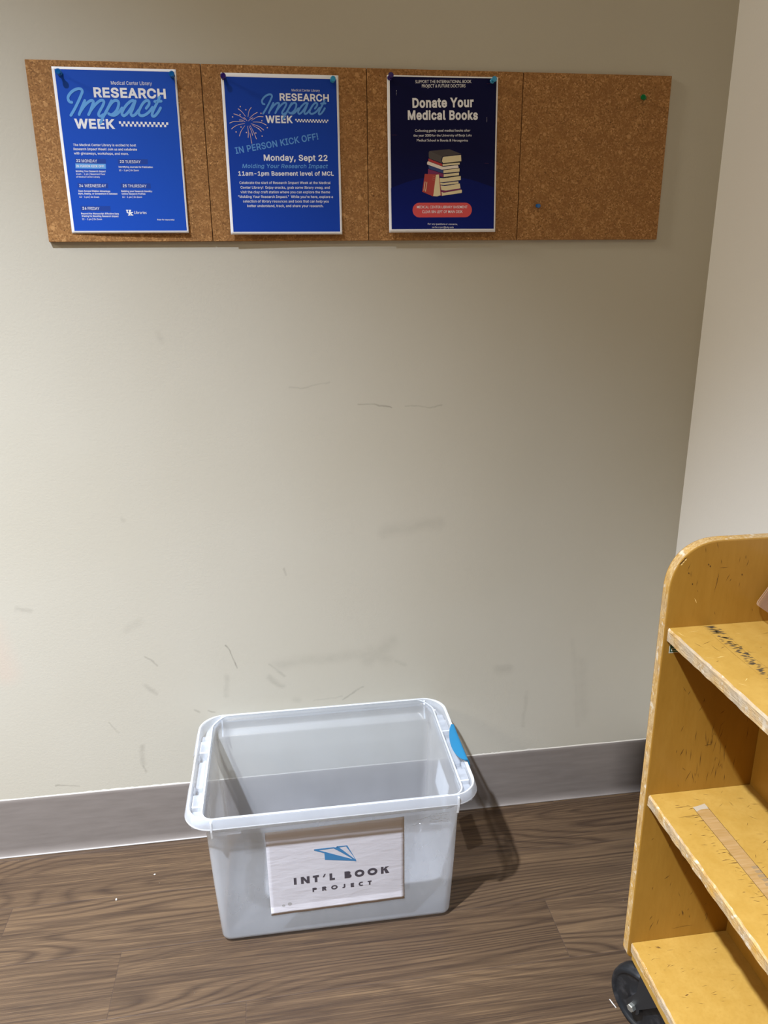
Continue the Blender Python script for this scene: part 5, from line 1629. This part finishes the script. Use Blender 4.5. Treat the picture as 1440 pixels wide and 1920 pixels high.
def marks_middle(bm, z):
    for _ in range(70):
        y = random.uniform(-0.92, -0.66)
        x = random.gauss(1.032, 0.012)
        flat_mark(bm, x, y, z, (1, random.gauss(0, 0.12)), random.uniform(0.004, 0.020), random.uniform(0.0004, 0.0010))
    for _ in range(50):
        y = random.uniform(-0.92, -0.64)
        x = random.uniform(0.992, 1.15)
        flat_mark(bm, x, y, z, (random.gauss(0.6, 0.6), random.gauss(0, 0.5)), random.uniform(0.003, 0.016), random.uniform(0.0004, 0.0009))
    for x, y, d, L in ((1.007, -0.666, (1, 0.02), 0.024), (1.001, -0.688, (1, 0.02), 0.050), (1.024, -0.692, (1, 0.06), 0.014), (1.036, -0.768, (0.2, -1), 0.010), (1.098, -0.760, (0.7, 0.4), 0.012)):
        flat_mark(bm, x, y, z, d, L, 0.0013)
def marks_bottom(bm, z):
    for _ in range(40):
        flat_mark(bm, random.uniform(0.99, 1.12), random.uniform(-0.82, -0.64), z, (1, random.gauss(0, 0.3)), random.uniform(0.003, 0.016), random.uniform(0.0003, 0.0007))
    for dx in (0.0, 0.0022, 0.0040):
        flat_mark(bm, 1.019 + dx, -0.643, z, (0.6, -0.7), 0.008, 0.0014)
    flat_mark(bm, 1.022, -0.740, z, (1, 0.3), 0.008, 0.002)
for zt, th, mk in ((0.815, 0.0215, marks_top), (0.513, 0.0205, marks_middle), (0.202, 0.0190, marks_bottom)):
    o = shelf(zt, th, mk)
    o.data.materials.append(flat('old_adhesive_grey', rgb(70, 60, 46), 0.6))
# underside batten of the bottom shelf
bm = bmesh.new()
add_box(bm, (CX0 + 0.0035 - co_.x, CYN + 0.0004 - co_.y, 0.1655), (CX1 - 0.0035 - co_.x, CYF - 0.0004 - co_.y, 0.1828), bevel=0.0008, seg=1)
mesh_obj('base_board', bm, MAT_YELLOW, cart)
# upright board between the two sides of the cart
bm = bmesh.new()
xm = 1.1605
for z0, z1 in ((0.2022, 0.4924), (0.5132, 0.7934), (0.8152, 0.905)):
    add_box(bm, (xm - co_.x, CYN + 0.0004 - co_.y, z0), (xm + 0.012 - co_.x, CYF - 0.0004 - co_.y, z1))
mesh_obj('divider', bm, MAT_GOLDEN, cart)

# ---- strip of clear tape stuck along the middle shelf
k = Nodes('aged_tape')
P = k.coord('Object')
k.base(k.mix(k.range(k.noise(k.mapping(P, (8, 90, 1)), 3.0, 3.0), 0.35, 0.65), rgb(160, 125, 74), rgb(172, 138, 92)))
k.set(rough=0.28, spec=0.5)
bm = bmesh.new()
tp = [(1.0369, -0.6693), (1.0600, -0.6638), (1.0640, -0.90), (1.0412, -0.90)]
def strip(bm, pts, z0, z1, mi=0):
    A = [bm.verts.new((x - co_.x, y - co_.y, z1)) for x, y in pts]; B = [bm.verts.new((x - co_.x, y - co_.y, z0)) for x, y in pts]
    fs = [bm.faces.new(A), bm.faces.new(B[::-1])] + [bm.faces.new((A[i], B[i], B[(i + 1) % len(pts)], A[(i + 1) % len(pts)])) for i in range(len(pts))]
    for f in fs: f.material_index = mi
strip(bm, tp, 0.51305, 0.51335)
strip(bm, [(1.0369, -0.6693), (1.0480, -0.6672), (1.0600, -0.6638), (1.0606, -0.6760), (1.0470, -0.6760), (1.0375, -0.6800)], 0.51336, 0.51345, 1)
for s in (0, 1):
    for i in range(18):
        y = -0.672 - i * 0.0126
        x = (1.0369 + 0.0043 * (-0.6693 - y) / 0.2307 - 0.0004) if s == 0 else (1.0600 + 0.0040 * (-0.6638 - y) / 0.2362)
        strip(bm, [(x, y), (x + 0.0007, y), (x + 0.0007, y - 0.0120), (x, y - 0.0120)], 0.51336, 0.51345, 2)
random.seed(3)
for i in range(9):
    y = -0.800 - i * 0.008
    strip(bm, [(1.053, y), (1.0635, y + 0.0006), (1.0635, y - 0.004 - random.random() * 0.002), (1.052 + random.random() * 0.004, y - 0.005)], 0.51336, 0.51345, 3)
fix_normals(bm)
mesh_obj('tape_strip', bm, [k.m, flat('lifted_tape', rgb(174, 160, 138), 0.3), flat('tape_edge_dirt', rgb(96, 72, 36), 0.6), flat('tape_residue', rgb(142, 118, 84), 0.6)], cart)['label'] = 'strip of old tape along the middle shelf'

# ---- small green inventory sticker under the top shelf
bm = bmesh.new()
def panel_quad(bm, x0, x1, z0, z1, e, mi):
    vs = [bm.verts.new((x - co_.x, CYF - e - co_.y, z)) for x, z in ((x0, z0), (x1, z0), (x1, z1), (x0, z1))]
    f = bm.faces.new(vs); f.material_index = mi
panel_quad(bm, 0.9872, 1.036, 0.7720, 0.7930, 0.0002, 0)
panel_quad(bm, 0.9885, 1.0347, 0.7735, 0.7928, 0.0003, 1)
panel_quad(bm, 0.9905, 1.0010, 0.7752, 0.7800, 0.0004, 0)
panel_quad(bm, 0.9925, 0.9990, 0.7762, 0.7790, 0.0005, 1)
panel_quad(bm, 1.0030, 1.0250, 0.7752, 0.7800, 0.0004, 0)
fix_normals(bm)
mesh_obj('sticker', bm, [flat('sticker_pale', rgb(206, 210, 196), 0.5), flat('sticker_green', rgb(8, 74, 58), 0.4)], cart)['label'] = 'dark green sticker with a pale border'

# ---- clear slanted label holder on the divider
k = Nodes('clear_acrylic')
k.nt.nodes.remove(k.b)
tr = k.n('ShaderNodeBsdfTransparent'); tr.inputs[0].default_value = (0.95, 0.91, 0.86, 1)
df = k.n('ShaderNodeBsdfDiffuse'); df.inputs[0].default_value = (0.66, 0.55, 0.46, 1)
gl = k.n('ShaderNodeBsdfGlossy'); gl.inputs['Roughness'].default_value = 0.08
m1 = k.n('ShaderNodeMixShader'); m1.inputs[0].default_value = 0.05
k.link(tr.outputs[0], m1.inputs[1]); k.link(df.outputs[0], m1.inputs[2])
m2 = k.n('ShaderNodeMixShader')
k.link(k.schlick(0.03, 0.6), m2.inputs[0]); k.link(m1.outputs[0], m2.inputs[1]); k.link(gl.outputs[0], m2.inputs[2])
k.link(m2.outputs[0], k.out.inputs[0])
MAT_ACRYLIC = k.m
MAT_ACR_EDGE = flat('acrylic_edge', rgb(232, 204, 178), 0.25)
bm = bmesh.new()
W0, HH, RR = 0.11, 0.060, 0.006
org = Vector((1.1205, -0.6345, 0.8450)) - co_
ax = Vector((0.0, -1.0, 0.0)); ay = Vector((0.53, 0.0, 0.85)).normalized(); an = ax.cross(ay).normalized()
def rr(w, h, r):
    pts = []
    for cx, cy, a0 in ((w - r, r, -90), (w - r, h - r, 0), (r, h - r, 90), (r, r, 180)):
        for i in range(6):
            a = math.radians(a0 + 18 * i); pts.append((cx + r * math.cos(a), cy + r * math.sin(a)))
    return pts
def plate(w, h, r, off, th):
    pts = rr(w, h, r)
    A = [bm.verts.new(org + ax * u + ay * v + an * off) for u, v in pts]; B = [bm.verts.new(org + ax * u + ay * v + an * (off + th)) for u, v in pts]
    bm.faces.new(A); bm.faces.new(B[::-1])
    for i in range(len(pts)):
        f = bm.faces.new((A[i], B[i], B[(i + 1) % len(pts)], A[(i + 1) % len(pts)])); f.material_index = 1
plate(W0, HH, RR, 0.0, 0.0014)
plate(W0, HH - 0.012, RR, 0.0030, 0.0012)
# foot that screws to the divider
for y in (0.02, 0.09):
    p = org + ax * y + ay * 0.052
    add_box(bm, (p.x - 0.001, p.y - 0.004, p.z - 0.006), (xm - co_.x + 0.0005, p.y + 0.004, p.z - 0.003), mi=0)
fix_normals(bm)
mesh_obj('label_holder', bm, [MAT_ACRYLIC, MAT_ACR_EDGE], cart)['label'] = 'clear acrylic label holder'

# ---- casters
MAT_RUBBER = Nodes('black_rubber')
_P = MAT_RUBBER.coord('Object')
MAT_RUBBER.base(MAT_RUBBER.mix(MAT_RUBBER.range(MAT_RUBBER.noise(_P, 60.0, 4.0), 0.5, 0.75), rgb(24, 26, 29), rgb(52, 52, 54)))
MAT_RUBBER.set(rough=0.42, spec=0.45)
MAT_RUBBER = MAT_RUBBER.m
MAT_FORK = flat('black_painted_steel', rgb(30, 31, 33), 0.42, 0.5)
MAT_ZINC = flat('zinc_bolt', rgb(176, 178, 172), 0.38, 0.5, 0.85)
def caster(name, pos, az):
    r, w = 0.0635, 0.033
    root = bpy.data.objects.new(name, None); COL.objects.link(root); root.parent = cart
    a = math.radians(az)
    n = Vector((math.cos(a), math.sin(a), 0)); u = Vector((-math.sin(a), math.cos(a), 0))
    c = Vector((pos[0], pos[1], r)) - co_
    M = axis_matrix(c, n)
    h = w / 2
    prof = [(0.0075, h + 0.004), (0.013, h + 0.004), (0.0135, h + 0.003), (0.0135, h - 0.001), (0.018, h - 0.002), (0.020, h - 0.004), (0.046, h - 0.005), (0.0505, h - 0.003), (0.0525, h), (0.056, h + 0.0005),
            (0.0595, h - 0.002), (0.0622, h - 0.007), (r, 0.0)]
    full = prof + [(q, -z) for q, z in prof[::-1][1:]]
    bm = bmesh.new(); add_lathe(bm, full, M, 72); fix_normals(bm)
    wheel = mesh_obj('wheel', bm, MAT_RUBBER, root); wheel['label'] = 'black rubber wheel'
    bm = bmesh.new()
    add_lathe(bm, [(0.0, h + 0.0065), (0.0125, h + 0.0065), (0.0130, h + 0.0055), (0.0130, h + 0.0020)], M, 32); fix_normals(bm)
    mesh_obj('hub', bm, flat('hub_steel', rgb(120, 122, 124), 0.3, 0.5, 0.9), root)
    # fork: two tapering arms up to the swivel plate
    bm = bmesh.new()
    sw = u * 0.034
    top = 0.1515
    for sgn in (1, -1):
        o1 = n * (sgn * (h + 0.0068)); o2 = n * (sgn * (h + 0.0105))
        prof2 = []
        for i in range(9):
            t = math.radians(-200 + 220 * i / 8)
            prof2.append((0.0145 * math.cos(t), 0.0145 * math.sin(t)))
        prof2 += [(0.058, top - r - 0.030), (0.060, top - r), (0.008, top - r), (0.004, top - r - 0.052)]
        A = [bm.verts.new(c + o1 + u * p + Vector((0, 0, q))) for p, q in prof2]; B = [bm.verts.new(c + o2 + u * p + Vector((0, 0, q))) for p, q in prof2]
        bm.faces.new(A); bm.faces.new(B[::-1])
        for i in range(len(A)): bm.faces.new((A[i], A[(i + 1) % len(A)], B[(i + 1) % len(A)], B[i]))
    k0 = c + sw
    add_lathe(bm, [(0.0, top - r - 0.006), (0.031, top - r - 0.006), (0.031, top - r), (0.024, top - r + 0.008), (0.0, top - r + 0.008)], Matrix.Translation(k0), 32)
    fix_normals(bm)
    mesh_obj('fork', bm, MAT_FORK, root)
    bm = bmesh.new(); add_box(bm, (k0.x - 0.032, k0.y - 0.032, 0.1592), (k0.x + 0.032, k0.y + 0.032, 0.1657)); mesh_obj('mounting_plate', bm, MAT_ZINC, root)
    # axle bolt
    bm = bmesh.new()
    add_lathe(bm, [(0.0, h + 0.0185), (0.0066, h + 0.0185), (0.0076, h + 0.0175), (0.0076, h + 0.0105), (0.0, h + 0.0105)], M, 6, smooth=False)
    fix_normals(bm)
    b_ = mesh_obj('axle_bolt', bm, MAT_ZINC, root); b_['label'] = 'grey hexagonal bolt'
    return root
proto = caster('caster', (1.0170, -0.6285), -155)
for dx, dy in ((0.235, 0.0), (0.0, -0.80), (0.235, -0.80)):
    r2_ = proto.copy(); COL.objects.link(r2_); r2_.parent = cart; r2_.location = (dx, dy, 0)
    for ch in list(proto.children):
        c2 = ch.copy(); COL.objects.link(c2); c2.parent = r2_

# ------------------------------------------------------------------ crumbs on the floor
MAT_CRUMB = flat('white_crumb', rgb(240, 236, 226), 0.7)
def crumb(name, label, x, y, sx, sy, sz, rot, cat):
    bm = bmesh.new()
    bmesh.ops.create_icosphere(bm, subdivisions=2, radius=1.0)
    random.seed(int(x * 1000) & 255)
    for v in bm.verts:
        v.co *= random.uniform(0.8, 1.1)
        v.co = Vector((v.co.x * sx, v.co.y * sy, (v.co.z + 0.8) * sz))
        v.co.z = max(v.co.z, 0.0)
    o = mesh_obj(name, bm, MAT_CRUMB, loc=(x, y, 0.0001))
    o.rotation_euler = (0, 0, rot)
    return tag(o, label, cat)
crumb('floor_crumb', 'largest white crumb, lying on open wood floor away from the bin', -0.0005, -0.1773, 0.0016, 0.0036, 0.0012, 0.1, 'crumb')
crumb('floor_crumb', 'small white crumb on the floor close to the grey baseboard, near the bin', 0.074, -0.1139, 0.0020, 0.0018, 0.0010, 0.4, 'crumb')
bm = bmesh.new()
pts = [(-0.0008, 0.009), (0.0009, 0.008), (0.0026, -0.010), (0.0014, -0.011), (-0.0004, 0.0)]
A = [bm.verts.new((x, y, 0.0006)) for x, y in pts]; B = [bm.verts.new((x, y, 0.0)) for x, y in pts]
bm.faces.new(A); bm.faces.new(B[::-1])
for i in range(5): bm.faces.new((A[i], B[i], B[(i + 1) % 5], A[(i + 1) % 5]))
fix_normals(bm)
o = mesh_obj('paper_scrap', bm, flat('paper_scrap_grey', rgb(200, 194, 188), 0.7), loc=(0.9855, -0.5800, 0.0001)); o.rotation_euler = (0, 0, 0.15)
tag(o, 'thin pale paper sliver on the floor beside the black caster', 'paper scrap')
